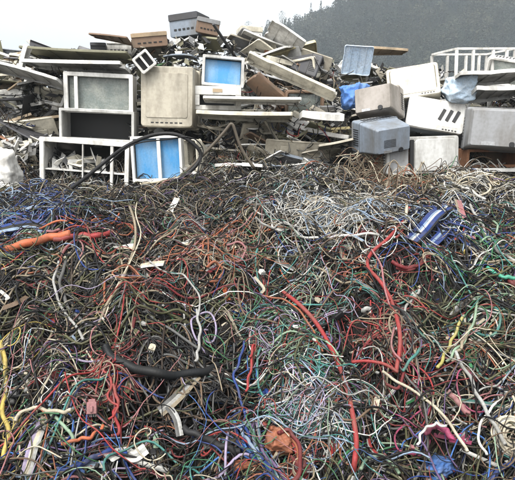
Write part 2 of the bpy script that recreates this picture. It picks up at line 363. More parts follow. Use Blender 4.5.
def tray(w, d, t, r=.02, ribs=3, bend=0, twist=0, notch=False, chip=False):
    """shallow moulded cover lying in xy, lips pointing down"""
    npt = 36; cut = [1.0]*npt
    cc = [(rnd.random()*2*PI, rnd.uniform(.05, .25), rnd.uniform(.03, .16)) for _ in range(rnd.choice([0, 1, 2, 3]) if not chip else 3)]
    def L(a, b, rad, z):
        q = [(x, y) for x, z0, y in rr(a, b, rad, 0, n=3)]; out = []
        for i in range(len(q)):
            x0, y0 = q[i]; x1, y1 = q[(i+1) % len(q)]; m_ = 1 if math.hypot(x1-x0, y1-y0) < rad*1.2 else 7
            out += [(x0+(x1-x0)*j/m_, y0+(y1-y0)*j/m_) for j in range(m_)]
        res = []
        for x, y in out:
            an = math.atan2(y/b, x/a); f = 1
            for c0, wd, dp in cc:
                dd = abs((an-c0+PI) % (2*PI)-PI)
                if dd < wd: f = min(f, 1-dp*(1-dd/wd)*(1.3 if int(an*23) % 2 else .7))
            res.append((x*f, y*f, z))
        return res
    m = MB(); m.loft([L(w-.01, d-.01, r, 0), L(w, d, r, 0), L(w, d, r, t-.004), L(w-.008, d-.008, r, t)], cap1=True)
    m.loft([L(w-.01, d-.01, r, 0), L(w-.014, d-.014, r*.8, t-.006)], cap1=True)
    m.f[-1] = m.f[-1][::-1]
    for k in range(ribs): m.box((-w/2+w*(k+1)/(ribs+1), 0, t-.012), (.004, d-.03, .013))
    if notch:
        m.box((w*.2, -d*.1, t+.004), (w*.25, d*.2, .01)); m.box((-w*.22, d*.12, t+.003), (w*.12, d*.4, .008))
    return m.warp(lambda x, y, z: (x, y, z+bend*(x/w)**2*4+twist*(x/w)*(y/d)*4))
def ring(w, h, bw, t):
    m = MB(); m.loft([rr(w, h, .02, t, 0, 0), rr(w, h, .02, .003, 0, 0), rr(w-.008, h-.008, .018, 0, 0, 0), rr(w-2*bw, h-2*bw, .012, 0, 0, 0), rr(w-2*bw-.012, h-2*bw-.012, .012, t*.7, 0, 0), rr(w-2*bw, h-2*bw, .014, t, 0, 0), rr(w, h, .02, t, 0, 0)])
    return m
def lumpy(w, d, h, seed, n=84):
    """slumped, creased sack: closed body"""
    rg = np.random.default_rng(seed); V = []; Fc = []; rows = n//2
    D = rg.normal(size=(16, 3)); D /= np.linalg.norm(D, axis=1, keepdims=True); fr = rg.uniform(1.5, 6, 16); ph = rg.random(16)*6.28
    for j in range(rows+1):
        el = -PI/2+PI*j/rows
        for i in range(n):
            a = 2*PI*i/n; ce, se = math.cos(el), math.sin(el); q = np.array([ce*math.cos(a), ce*math.sin(a), se])
            cr = sum((1-abs(math.sin(f*float(q @ k)+p)))**4*1.3/f for f, k, p in zip(fr[:11], D, ph))
            b = max(abs(q[0]), abs(q[1]), abs(q[2]))**-.8*(.74+.20*cr+.06*math.sin(3*q[0]+ph[0])*math.sin(4*q[2]+ph[1]))
            z = .5+.5*q[2]*b; V.append((w/2*q[0]*b, d/2*q[1]*b, h*max(0, z)))
    for j in range(rows):
        for i in range(n): a = j*n+i; b = j*n+(i+1) % n; Fc.append((a, b, b+n, a+n))
    return MB().add(V, Fc)
def px_item(x0, y0, x1, y1, Y):
    s = scale((x0+x1)/2, y1, Y); p = at((x0+x1)/2, y1, Y); return tuple(p), (x1-x0)*s, (y1-y0)*s
HRECT = []   # pixel rectangles kept clear in front
def keep(*a): HRECT.append(a)

keep(338, 54, 376, 84); keep(345, 146, 388, 196); keep(164, 12, 222, 37); keep(130, 30, 170, 48); keep(88, 38, 134, 56)
# --- left
keep(64, 72, 134, 114); l, w_, h_ = px_item(66, 75, 132, 113, 5.95)
cabinet('television_cabinet', 'white television cabinet with grey tube glass and pale post, propped left of the beige monitor', 'television', l, w_, h_, .42, (R(1), R(2.2), R(6)), 'white', 'phosphor', [(-.33, .035)], t=.02)
landmark('white glass fronted cabinet', 98, 92, 'tv')
keep(58, 110, 132, 141); l, w_, h_ = px_item(61, 111, 133, 141, 5.9)
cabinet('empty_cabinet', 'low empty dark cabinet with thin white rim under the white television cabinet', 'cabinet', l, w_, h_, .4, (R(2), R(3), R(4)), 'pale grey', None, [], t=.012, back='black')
landmark('low dark cabinet', 96, 126, 'tv')
l, w_, h_ = px_item(40, 141, 128, 194, 5.72); keep(40, 140, 128, 196)
cabinet('rack_cabinet', 'open white rack with tall thin uprights and slanting top, standing on the cables', 'rack', l, w_, h_, .38, (0, R(4), R(-2)), 'white', None, [(.31, .03), (-.02, .012)], t=.022, back=None, shelf=.42)
landmark('open white rack', 84, 168, 'tv')
l, w_, h_ = px_item(72, 160, 106, 192, 5.85)
cabinet('small_cabinet', 'small dark fronted case inside the open white rack', 'case', l, w_, h_, .2, (0, 0, R(12)), 'pale grey', 'glass', [])
l, w_, h_ = px_item(-16, 150, 22, 200, 5.35); keep(-10, 150, 24, 196)
tag(lumpy(w_, .35, h_, 4).build('plastic_sack', PM['white'], None, True), 'bulging white plastic sack at the foot of the heap beside the open white rack', 'sack').location = l
landmark('white sack', 6, 175, 'tv')
# --- beige monitor and blue ones
l, w_, h_ = px_item(140, 68, 193, 127, 5.9); keep(134, 66, 196, 130)
r_ = empty('monitor', l, (R(-3), R(1.5), R(-3))); tag(r_, 'large beige monitor with plain yellowed back turned to the viewer, above the blue panes', 'monitor', 'scrapped television and monitor cases')
m = MB(); m.loft([rr(w_*.97, h_*.97, .03, 0, 0, h_/2), rr(w_, h_, .035, .03, 0, h_/2), rr(w_, h_, .035, .33, 0, h_/2), rr(w_*1.06, h_*1.04, .03, .35, 0, h_/2), rr(w_*1.06, h_*1.04, .03, .42, 0, h_/2)], cap0=True, cap1=True)
m.build('housing', PM['beige'], r_, bevel=.003)
m = MB(); m.loft([rr(w_*.8, h_*.74, .02, .002, 0, h_*.52), rr(w_*.78, h_*.72, .02, -.008, 0, h_*.52)], cap1=True); m.f[-1] = m.f[-1][::-1]; m.build('rear_cover', PM['beige'], r_, bevel=.002)
m = MB()
for k in range(7): m.box((-.15+k*.05, -.001, h_*.07), (.03, .004, .012))
m.build('vent', PM['black'], r_)
landmark('large beige monitor', 166, 98, 'tv')
l, w_, h_ = px_item(202, 57, 243, 86, 6.1); keep(198, 54, 246, 90)
cabinet('monitor', 'small flat blue panel monitor with thin pale frame, high in the middle of the heap', 'monitor', l, w_, h_, .16, (R(-8), R(4), R(8)), 'pale grey', 'blue', [], t=.013)
landmark('small blue screened monitor', 222, 70, 'tv')
l, w_, h_ = px_item(194, 87, 241, 110, 6.05); keep(194, 86, 243, 112)
r_ = empty('printer', l, (0, R(1), R(5))); tag(r_, 'white printer shell with dark paper slot and tan badge under the small blue monitor', 'printer')
m = MB(); m.box((0, .17, h_*.82), (w_, .34, h_*.36)); m.box((0, .18, h_*.1), (w_, .32, h_*.2)); m.box((-w_*.44, .17, h_*.42), (w_*.12, .33, h_*.46)); m.box((w_*.44, .17, h_*.42), (w_*.12, .33, h_*.46))
m.build('shell', PM['white'], r_, bevel=.004); MB().box((0, .25, h_*.42), (w_*.74, .02, h_*.46)).build('paper_slot', PM['black'], r_)
MB().box((.0, -.006, h_*.82), (w_*.2, .012, h_*.14)).build('badge', PM['tan'], r_)
landmark('white printer shell', 218, 98, 'tv')
l, w_, h_ = px_item(133, 137, 183, 181, 5.65); keep(130, 132, 200, 184)
cabinet('display_case', 'pale case with two sky blue panes split by a white post, under the beige monitor', 'display case', l, w_, h_, .36, (R(-2), R(-2), R(-4)), 'white', 'blue', [(.05, .035)], t=.012)
landmark('blue two pane case', 158, 158, 'tv')
l, w_, h_ = px_item(184, 140, 199, 172, 5.75)
crt('monitor', 'narrow pinkish cream case standing on end beside the blue two pane case', 'monitor', l, w_*1.1, h_, .26, (0, R(-3), R(-30)), 'cream', 'cream', None)
l, w_, h_ = px_item(141, 50, 161, 70, 5.85); keep(139, 47, 164, 72)
r_ = empty('socket_frame', l, (R(5), R(-38), R(5))); tag(r_, 'little white two hole socket frame tilted on its corner above the beige monitor', 'socket frame')
ring(w_*.9, h_*.9, .022, .06).build('frame', PM['white'], r_, bevel=.002).location = (0, 0, h_/2)
m = MB(); m.box((0, .012, h_/2), (.022, .02, h_*.72)).build('divider', PM['white'], r_); MB().box((0, .062, h_/2), (w_*.8, .01, h_*.8)).build('back_plate', PM['black'], r_)
# --- skyline
def slab_box(name, label, cat, x0, y0, x1, y1, Y, d, rot, col, lid=None, group=None, strap=None):
    l, w_, h_ = px_item(x0, y0, x1, y1, Y); r_ = empty(name, l, rot); tag(r_, label, cat, group)
    m = MB(); m.loft([rr(w_, h_, .02, 0, 0, h_/2), rr(w_, h_, .02, d, 0, h_/2)], cap0=True, cap1=True); m.build('body', PM[col], r_, bevel=.004)
    MB().loft([rr(w_*1.02, h_*.28, .008, -.012, 0, h_*.84), rr(w_*1.02, h_*.28, .008, d+.01, 0, h_*.84)], cap0=True, cap1=True).build('lid', PM[lid or col], r_, bevel=.003)
    m = MB()
    for k in range(5): m.box((-w_*.3+k*w_*.15, -.002, h_*.3), (w_*.09, .006, h_*.08))
    m.build('vent', PM['black'], r_); return r_
slab_box('radio_case', 'brown wood grained radio case on the skyline beside the dark grey case', 'case', 133, 33, 168, 47, 6.7, .3, (R(3), R(-6), R(10)), 'brown', 'tan', 'cases along the top of the heap')
slab_box('computer_case', 'dark grey computer case crowning the very top of the heap', 'case', 169, 14, 200, 36, 6.75, .35, (0, R(-4), R(-18)), 'blue grey', 'dark grey', 'cases along the top of the heap')
slab_box('player_case', 'brown low case leaning on the dark grey case at the top', 'case', 196, 19, 219, 34, 6.7, .3, (0, R(8), R(20)), 'brown', 'grey', 'cases along the top of the heap')
slab_box('small_box', 'small black box under the tilted board on the skyline', 'box', 91, 43, 106, 54, 6.6, .2, (0, 0, R(12)), 'black', 'dark grey', 'cases along the top of the heap')
slab_box('printer_case', 'low white case lying on the skyline beside the small black box', 'case', 106, 40, 132, 55, 6.75, .35, (0, R(2), R(-8)), 'white', 'white', 'cases along the top of the heap')
slab_box('terminal_case', 'pale rounded case on the skyline in front of the ridge trees', 'case', 240, 27, 262, 44, 6.8, .3, (0, R(3), R(12)), 'white', 'cream', 'cases along the top of the heap')
landmark('dark grey case on top', 184, 25, 'tv'); landmark('brown radio case', 150, 40, 'tv'); landmark('small black box', 98, 49, 'tv'); landmark('pale rounded skyline case', 250, 35, 'tv')
# --- right
keep(386, 60, 444, 100); l, w_, h_ = px_item(389, 64, 440, 97, 6.1)
r_ = crt('television', 'cream television tilted with its blank face up, highest of the large sets', 'television', l, w_, h_*1.1, .42, (R(-28), R(-8), R(-14)), 'cream', 'cream', None, vents=True)
MB().loft([rr(w_*.86, h_*.9, .02, .0, 0, h_*.56), rr(w_*.84, h_*.88, .02, -.012, 0, h_*.56)], cap1=True).build('front_cover', PM['cream'], r_, bevel=.003)
landmark('tilted cream television', 414, 80, 'tv')
keep(350, 90, 408, 150)
l, w_, h_ = px_item(364, 92, 405, 122, 6.0)
crt('television', 'dusty grey brown television back, under the cream set and against the blue sack', 'television', l, w_, h_, .4, (R(12), R(9), R(152)), 'tan grey', 'pale grey', 'glass', taper=.88, vents='sides')
landmark('grey brown television back', 384, 108, 'tv')
l, w_, h_ = px_item(350, 118, 392, 148, 5.75)
crt('television', 'blue grey television back leaning low behind the rusty wires', 'television', l, w_*1.05, h_, .4, (R(-8), R(8), R(201)), 'blue grey', 'grey', 'glass', taper=.85)
landmark('blue grey television back', 371, 134, 'tv')
l, w_, h_ = px_item(405, 99, 462, 130, 5.95); keep(402, 98, 464, 132)
r_ = crt('television', 'white television with three dark slots, tipped down between the grey sets', 'television', l, w_, h_*1.05, .36, (R(-20), R(10), R(-6)), 'blue grey', 'white', None)
for k in range(3): MB().box((.06+k*.075, -.012, h_*.55), (.035, .012, h_*.4), (0, R(20), 0)).build('slot', PM['black'], r_)
MB().loft([rr(w_*.9, h_*.8, .02, .0, 0, h_*.56), rr(w_*.88, h_*.78, .02, -.008, 0, h_*.56)], cap1=True).build('front_cover', PM['white'], r_, bevel=.003)
landmark('slotted white television', 434, 115, 'tv')
l, w_, h_ = px_item(385, 137, 460, 174, 5.5); keep(383, 132, 464, 178)
r_ = crt('television', 'wide light grey television with plain front parted by a dark bar, resting on the cables', 'television', l, w_, h_, .42, (R(-3), R(-1.5), R(7)), 'pale grey', 'pale grey', None, vents=True)
m = MB(); m.loft([rr(w_*.58, h_*.86, .03, .01, w_*.17, h_*.5), rr(w_*.56, h_*.84, .04, -.02, w_*.17, h_*.5)], cap1=True); m.build('front_cover', PM['pale grey'], r_, bevel=.003)
m = MB(); m.loft([rr(w_*.27, h_*.86, .02, .01, -w_*.33, h_*.5), rr(w_*.25, h_*.84, .02, -.012, -w_*.33, h_*.5)], cap1=True); m.build('speaker_grille', PM['grey'], r_, bevel=.003)
MB().box((-w_*.155, -.005, h_*.5), (w_*.05, .012, h_*.84)).build('dark_bar', PM['black'], r_)
landmark('wide light grey television', 422, 155, 'tv')
l, w_, h_ = px_item(462, 110, 522, 152, 5.75); keep(460, 106, 520, 176)
crt('television', 'large grey television back at the edge above the rust brown cavity', 'television', l, w_, h_, .45, (R(4), R(-3), R(164)), 'grey', 'blue grey', 'glass', taper=.9, vents='sides')
l, w_, h_ = px_item(466, 150, 518, 167, 5.62)
cabinet('rusty_chassis', 'rust brown open chassis under the large grey television', 'chassis', l, w_, h_, .35, (0, 0, R(2)), 'rust', None, [], t=.012, back='brown')
r_ = MB().box((0, 0, 0), (.72, .05, .035)).build('metal_bar', PM['white'], None, bevel=.004); r_.location = at(492, 170, 5.5); tag(r_, 'straight white bar lying under the rusty chassis', 'bar')
landmark('large grey television', 490, 130, 'tv'); landmark('rusty chassis', 492, 160, 'tv')
# cage of white profiles
l, w_, h_ = px_item(452, 50, 518, 77, 6.4); keep(450, 46, 516, 80)
r_ = empty('wire_cage', l, (0, R(-2), R(14))); tag(r_, 'white open frame cage standing on the heap before the dark hill', 'cage'); D = .5
m = MB()
for z in (0, h_):
    for y in (0, D): m.box((0, y, z), (w_, .022, .022))
    for x in (-w_/2, w_/2): m.box((x, D/2, z), (.022, D-.026, .022))
m.build('rails', PM['white'], r_)
for x in (-.5, -.22, .12, .36, .5):
    for y in (0, D):
        if abs(x) < .5 or True: MB().box((x*w_, y, h_/2), (.026, .026, h_-.03)).build('upright', PM['white'], r_)
landmark('white cage', 483, 62, 'tv')
l, w_, h_ = px_item(446, 76, 472, 104, 6.05); keep(444, 76, 474, 104)
tag(lumpy(w_*1.1, .35, h_, 9).build('plastic_sack', PM['sack pale'], None, True), 'pale blue sack slumped under the white cage beside the cream television', 'sack').location = l
landmark('pale blue sack', 458, 90, 'tv')
l, w_, h_ = px_item(340, 84, 369, 110, 6.0); keep(338, 82, 370, 110)
tag(lumpy(w_*1.05, .35, h_, 13).build('plastic_sack', PM['sack blue'], None, True), 'strong blue sack crumpled beside the grey brown television back', 'sack').location = l
landmark('strong blue sack', 355, 97, 'tv')
# --- big single boards
def board(label, x0, y0, x1, y1, Y, d, t, col, yaw=0, roll=0, name='plastic_board', bend=0, notch=True, cat='board'):
    a, b = at(x0, y0, Y), at(x1, y1, Y); v = b-a; L_ = np.linalg.norm(v)
    bd = tray(L_, d, t*.75, bend=bend+rnd.uniform(.003, .013)*rnd.choice([-1, 1]), notch=notch, twist=rnd.uniform(-.015, .015), chip=True)
    o = bd.build(name, PM[col], None, bevel=.0015)
    o.location = (a+b)/2; o.rotation_euler = Euler((R(roll), -math.atan2(v[2], v[0]), R(yaw))); tag(o, label, cat, 'loose boards and covers in the heap')
    landmark(label.split(',')[0] if len(label.split(',')[0].split()) < 6 else 'long board', (x0+x1)/2, (y0+y1)/2, 'tvx'); return o
board('long pale board, slanting down from the skyline toward the blue sack', 247, 58, 335, 98, 5.95, .16, .05, 'cream', 0, -35, bend=.01)
board('flat white board, leaning over the crumpled middle of the heap', 268, 28, 300, 52, 6.5, .35, .04, 'white', 0, -30)
board('light blue white panel, standing beside the cream television', 343, 60, 372, 62, 6.3, .32, .03, 'sack pale', 0, -65)
board('long white board, lying level from the printer shell to the middle', 204, 101, 300, 103, 5.95, .35, .035, 'white', 2, -6)
board('long yellowed beige board, lying under the level white board', 198, 117, 292, 120, 5.85, .38, .05, 'cream', -2, -8)
board('narrow white board, at the foot of the heap behind the grey wires', 215, 166, 262, 167, 5.6, .3, .04, 'white', 3, -5)
board('slotted white drawer front, in the middle of the heap', 300, 120, 342, 121, 5.8, .3, .09, 'white', 2, 0)
board('long olive board, running along the top under the skyline cases', 28, 54, 132, 60, 6.2, .5, .03, 'olive', 0, -6)
board('long white board, level above the white television cabinet', 30, 66, 126, 70, 6.1, .5, .045, 'white', 0, -4)
board('slanting grey white board, sliding from the edge toward the low dark cabinet', -8, 66, 64, 86, 6.0, .45, .04, 'pale grey', 0, -12)
board('tilted thin dark board, on the small black box', 92, 36, 130, 42, 6.55, .3, .025, 'brown', 0, -4)
board('thick white post board, standing near the edge on the stacked boards', 22, 72, 30, 46, 6.0, .1, .06, 'white', 0, 0)
board('brown and white ledge, behind the cream television at the foot of the hill', 356, 52, 405, 53, 7.3, .35, .04, 'tan', 0, -5)
board('wide white lid, under the white cage', 452, 82, 520, 78, 6.0, .5, .05, 'white', 0, -10)
board('grey white cover, below the wide white lid', 470, 98, 518, 95, 5.95, .4, .06, 'pale grey', 0, -14)
board('cream board, sticking out by the wide light grey television', 318, 150, 352, 142, 5.7, .3, .03, 'beige', 0, -10)
for t_, x, y in (('slanting long pale board', 290, 78), ('level white board', 255, 102), ('yellowed beige board', 245, 118), ('slotted drawer front', 321, 119), ('slanting grey board', 28, 76), ('level top board', 78, 68), ('narrow foot board', 238, 166), ('wide white lid', 486, 80), ('middle broken covers', 300, 145), ('crumpled top covers', 320, 70), ('lower stacked covers', 20, 120)): landmark(t_, x, y, 'tv')

# --- generated filler: trays, frames, cases stacked up the face of the heap
SX = [-60, 0, 60, 90, 130, 135, 165, 172, 200, 218, 228, 245, 262, 285, 300, 320, 340, 372, 388, 440, 455, 560]
SY = [50, 50, 50, 50, 50, 46, 44, 36, 34, 34, 40, 42, 38, 44, 52, 56, 62, 62, 68, 66, 72, 72]
def clear(px, py, Y, my):
    for (a, b, c, d_) in HRECT:
        if a-my < px < c+my and b-my*.4 < py < d_+my*.4: return False
    return True
NP = 0
def add_filler(kind, px, py, Y, deep):
    global NP
    zone_c = 245 < px < 350
    tl = 19 if zone_c else 9
    p = at(px, py, Y)
    tone = rnd.choices(['white', 'cream', 'beige', 'pale grey', 'grey', 'olive', 'dark grey', 'brown', 'yellowed', 'tan', 'blue grey'], [24, 16, 11, 14, 9, 9, 12, 6, 4, 4, 5])[0]
    s = scale(px, py, Y)
    if kind == 'cover':
        w_, d_, t_ = rnd.uniform(.2, .72), rnd.uniform(.18, .42), rnd.choice([.014, .018, .022, .03, .045])
        o = tray(w_, d_, t_, bend=rnd.uniform(-.02, .02), twist=rnd.uniform(-.012, .012), notch=rnd.random() < .6, ribs=rnd.randint(1, 5)).build('plastic_cover', PM[tone], None, bevel=.0015)
        sl = 8 if px < 70 else (10 if 240 < px < 350 else 0)
        rot = [R(rnd.gauss(-8, tl)), R(rnd.gauss(sl, tl)), R(rnd.gauss(0, 25))]
        if rnd.random() < .12: rot[0] = R(rnd.uniform(-80, -50))
        if rnd.random() < .3: rot[0] += PI
        base = f"{tone} {'deep' if t_ > .025 else 'thin'} {'long' if w_ > .45 else 'short'} plastic cover"; cat = 'cover'; grp = 'plastic covers stacked in the heap'
    elif kind == 'frame':
        w_, h_ = rnd.uniform(.3, .55), rnd.uniform(.25, .42); o = ring(w_, h_, rnd.uniform(.02, .045), rnd.uniform(.025, .05)).build('screen_frame', PM[tone], None, bevel=.0015)
        rot = [R(rnd.choice([rnd.gauss(-75, 12), rnd.gauss(-20, 15)])), R(rnd.gauss(0, 14)), R(rnd.gauss(0, 20))]
        base = f"{tone} empty screen frame"; cat = 'frame'; grp = 'empty screen frames in the heap'
    elif kind == 'case':
        w_, h_ = rnd.uniform(.28, .45), rnd.uniform(.18, .34)
        o = crt('monitor_case', None, 'monitor', (0, 0, 0), w_, h_, rnd.uniform(.28, .36), body=tone, bezel=tone, screen=rnd.choice(['glass', None, 'glass', 'phosphor']), empty_=False, group='small monitor cases wedged in the heap')
        rot = [R(rnd.gauss(0, 12)), R(rnd.gauss(0, 14)), R(rnd.choice([0, 180, 90, 20, -30])+rnd.gauss(0, 12))]
        base = f"{tone} small monitor case"; cat = 'monitor'; grp = None
    elif kind == 'plate':
        w_, d_ = rnd.uniform(.2, .5), rnd.uniform(.15, .35); m = MB(); m.box((0, 0, 0), (w_, d_, .003)); m.box((0, -d_/2, .012), (w_, .003, .026)); m.box((0, d_/2, .010), (w_, .003, .022))
        for _ in range(7): m.box((rnd.uniform(-.4, .4)*w_, rnd.uniform(-.38, .38)*d_, .014), (rnd.uniform(.015, .07), rnd.uniform(.015, .05), rnd.uniform(.012, .026)), mi=1)
        tone = rnd.choice(['metal', 'olive', 'board', 'tan', 'dark grey', 'rust']); o = m.warp(lambda x, y, z: (x, y, z+.3*x*y)).build('chassis_plate', [PM[tone], PM[rnd.choice(['black', 'dark grey', 'metal', 'pale grey'])]], None)
        rot = [R(rnd.gauss(-30, 30)), R(rnd.gauss(0, 16)), R(rnd.gauss(0, 40))]; cat = 'plate'; grp = 'bare chassis plates in the heap'
        base = f"{dict(board='green', metal='dull metal', rust='rusty').get(tone, tone)} {'wide' if w_ > .35 else 'small'} chassis plate"
    else:
        w_ = rnd.uniform(.35, .9); m = MB(); t_ = rnd.uniform(.012, .022); m.box((0, 0, 0), (w_, t_*1.6, t_))
        m.box((0, t_*.6, t_*.9), (w_*.98, t_*.4, t_*.9)); o = m.build('trim_strip', PM[tone], None, bevel=.001)
        rot = [R(rnd.gauss(0, 20)), R(rnd.gauss(0, 22)), R(rnd.gauss(0, 30))]; base = f"{tone} {'long' if w_ > .6 else 'short'} trim strip"; cat = 'strip'; grp = 'loose trim strips in the heap'
    o.location = p; o.rotation_euler = Euler(rot); o['category'] = cat
    if grp: o['group'] = grp
    pend(o, base, p, 'tv'); NP += 1; return o
npl = {'plate': 0, 'cover': 0, 'frame': 0, 'case': 0, 'strip': 0}
py = 186.0
while py > 34:
    px = -14+rnd.uniform(-6, 6)
    while px < 532:
        yy = py+rnd.gauss(0, 3)
        top = np.interp(px, SX, SY)
        if yy > top+4:
            Y = 5.85+(186-yy)/150*.9
            free = clear(px, yy, Y, 14)
            if not free: Y += .45
            if free or rnd.random() < .35:
                k = rnd.choices(['cover', 'frame', 'case', 'strip', 'plate'], [50, 9, 3, 22, 16])[0]
                if (not free or yy < 62) and k == 'case': k = 'cover'
                if npl['cover'] >= 285 and k == 'cover': k = 'plate'
                if 345 < px and free and yy > 75 and rnd.random() < .5: k = 'case'
                add_filler(k, px, yy, Y+rnd.uniform(-.1, .15), not free); npl[k] += 1
        px += rnd.uniform(14, 25)*(1 if px < 350 else 1.25)
    py -= rnd.uniform(4.3, 5.8)

# shards: countless broken pieces
def shards(name, label, n, mats, probs, region, size, lift, seed, thick=.006, kindlab='plastic shards'):
    rg = np.random.default_rng(seed); V = []; Q = []; M = []; k = 0
    while k < n:
        px, py = rg.uniform(*region[0]), rg.uniform(*region[1]); P = lift(px, py, rg)
        if P is None: continue
        nv = 4; ang = np.sort(rg.random(nv)*.9+np.arange(nv)*1.57); L = size*(.4+rg.random()*1.2)*(.55+.45*rg.random(nv))
        pts = np.stack([np.cos(ang)*L, np.sin(ang)*L*rg.uniform(.2, .8), np.zeros(nv)], -1)
        E = np.array(Euler(tuple(rg.normal(0, .7, 3))).to_matrix()); th = np.array([0, 0, thick*(.5+rg.random())])
        a = np.concatenate([pts, pts+th])@E.T+P; b = len(V)*8; V.append(a)
        Q += [(b+3, b+2, b+1, b), (b+4, b+5, b+6, b+7)]+[(b+i, b+(i+1) % 4, b+4+(i+1) % 4, b+4+i) for i in range(4)]
        M += [int(rg.choice(len(mats), p=probs))]*6; k += 1
    o = big_mesh(name, np.concatenate(V), np.array(Q), np.array(M), mats, False); tag(o, label, kindlab, kind='stuff'); return o
def lift_tv(px, py, rg):
    if py < np.interp(px, SX, SY)+1: return None
    Y = 5.8+(186-py)/150*.9+rg.uniform(0, .45)
    if not clear(px, py, Y, -2): Y += .55
    return at(px, py, Y)
pr = np.array([5, 3, 3, 3, 2.5, 6, 4, 6.]); pr /= pr.sum()  # heavy on dark grey and black, painting the shade of the gaps
shards('plastic_shards', 'broken bits of casing filling the gaps between the scrapped sets', 9500, [PM[k] for k in ('white', 'cream', 'beige', 'pale grey', 'grey', 'dark grey', 'olive', 'black')], pr, ((-20, 535), (38, 192)), .062, lift_tv, 8)

def lift_left(px, py, rg): return at(px, py, 5.75+rg.uniform(0, .35))
shards('plastic_shards', 'white broken pieces piled at the edge above the white sack', 150, [PM[k] for k in ('white', 'cream', 'pale grey', 'grey')], np.array([.4, .3, .2, .1]), ((-10, 42), (138, 190)), .10, lift_left, 19)
def lift_rack(px, py, rg): return at(px, py, 5.82+rg.uniform(0, .25))
shards('plastic_shards', 'pale broken pieces heaped inside the open white rack', 170, [PM[k] for k in ('white', 'cream', 'pale grey', 'grey')], np.array([.4, .3, .2, .1]), ((44, 100), (158, 192)), .09, lift_rack, 18)

# ------------------------------------------------------------------ cables
NEU = {'black': 7, 'charcoal': 6, 'grey': 5, 'light grey': 2.4, 'white': .8, 'cream': 1.6, 'beige': 3.6, 'brown': 4.5, 'dark brown': 4, 'olive': 3}
ZN = [  # centre x, y, radius x, y, weight, extra colours
 (255, 200, 400, 26, 1.6, {'grey': 5, 'light grey': 3, 'beige': 4, 'charcoal': 5, 'brown': 5, 'white': .6, 'olive': 2}),
 (335, 218, 50, 22, 4, {'light grey': 6, 'white': 4, 'grey': 4, 'pale blue': 1.5}),
 (400, 185, 35, 16, 3, {'beige': 5, 'rust orange': 1.5, 'brown': 4, 'cream': 3}),
 (470, 190, 40, 14, 3, {'cream': 3, 'light grey': 5, 'white': 2}),
 (50, 210, 32, 12, 4, {'pale blue': 3, 'blue': 4, 'charcoal': 3}),
 (20, 228, 25, 10, 3, {'blue': 4, 'pale blue': 2, 'purple': 1}),
 (90, 235, 30, 10, 2, {'dark red': 3, 'red': 3, 'orange': 1}),
 (440, 228, 32, 22, 3, {'blue': 5, 'pale blue': 3, 'white': 2, 'charcoal': 2}),
 (190, 212, 30, 14, 2, {'purple': 2, 'grey': 3, 'pink': 1}),
 (215, 260, 35, 20, 3, {'rust orange': 4, 'pink': 2, 'beige': 3, 'orange': 1.5}),
 (60, 290, 60, 40, 2.5, {'charcoal': 6, 'black': 4, 'grey': 3, 'olive': 3}),
 (290, 285, 60, 30, 2.5, {'rust orange': 2.5, 'pink': 2, 'pale green': 2, 'teal': 2, 'lilac': 1.5, 'red': 1.5, 'beige': 3}),
 (380, 270, 35, 25, 2.5, {'red': 4, 'dark red': 4, 'pink': 2}),
 (395, 340, 18, 40, 4, {'red': 5, 'dark red': 4, 'pink': 2}),
 (450, 310, 60, 45, 2, {'green': 2, 'pale green': 2, 'olive': 4, 'cream': 2, 'beige': 2}),
 (285, 370, 45, 60, 3.5, {'teal': 4, 'pale green': 3, 'lilac': 3, 'pale blue': 3, 'green': 2, 'red': 1.2, 'white': 2}),
 (310, 430, 35, 30, 3, {'lilac': 5, 'white': 3, 'pale blue': 3, 'teal': 2, 'pink': 2}),
 (240, 350, 22, 40, 3, {'blue': 4, 'bright blue': 2, 'teal': 2, 'red': 1.5, 'pink': 2}),
 (235, 440, 25, 25, 4, {'bright blue': 3, 'blue': 5, 'red': 3, 'lilac': 2}),
 (280, 445, 24, 18, 4, {'rust orange': 6, 'orange': 1.5, 'dark red': 4}),
 (110, 380, 22, 45, 3, {'red': 4, 'dark red': 3, 'pink': 2}),
 (60, 400, 60, 60, 2, {'green': 2, 'pink': 2, 'olive': 2, 'cream': 2, 'white': 1.5, 'purple': 1}),
 (90, 465, 40, 14, 4, {'blue': 4, 'bright blue': 3, 'pale blue': 2}),
 (4, 390, 12, 60, 3, {'yellow': 6, 'cream': 3}),
 (180, 410, 40, 50, 3, {'black': 7, 'charcoal': 5, 'dark brown': 3}),  # dark palette over the hollow, its shade put into the wire colours
 (410, 400, 30, 40, 2.5, {'dark red': 4, 'red': 1.5, 'purple': 2, 'brown': 2}),
 (440, 430, 22, 16, 2, {'magenta': 5, 'pink': 2}),
 (435, 468, 35, 14, 4, {'blue': 6, 'bright blue': 3, 'teal': 1}),
 (495, 290, 22, 30, 2, {'green': 4, 'teal': 3}),
 (480, 400, 40, 50, 1.5, {'light grey': 3, 'cream': 3, 'charcoal': 3, 'teal': 1}),
 (330, 450, 60, 30, 1, {'green': 3, 'olive': 2, 'red': 2}),
]
ANYC = {'red': 1, 'green': 1.1, 'blue': 1.1, 'teal': 1, 'rust orange': 1, 'pink': .8, 'lilac': .7, 'yellow': .4, 'pale green': .9, 'pale blue': .8, 'dark red': 1, 'purple': .7}
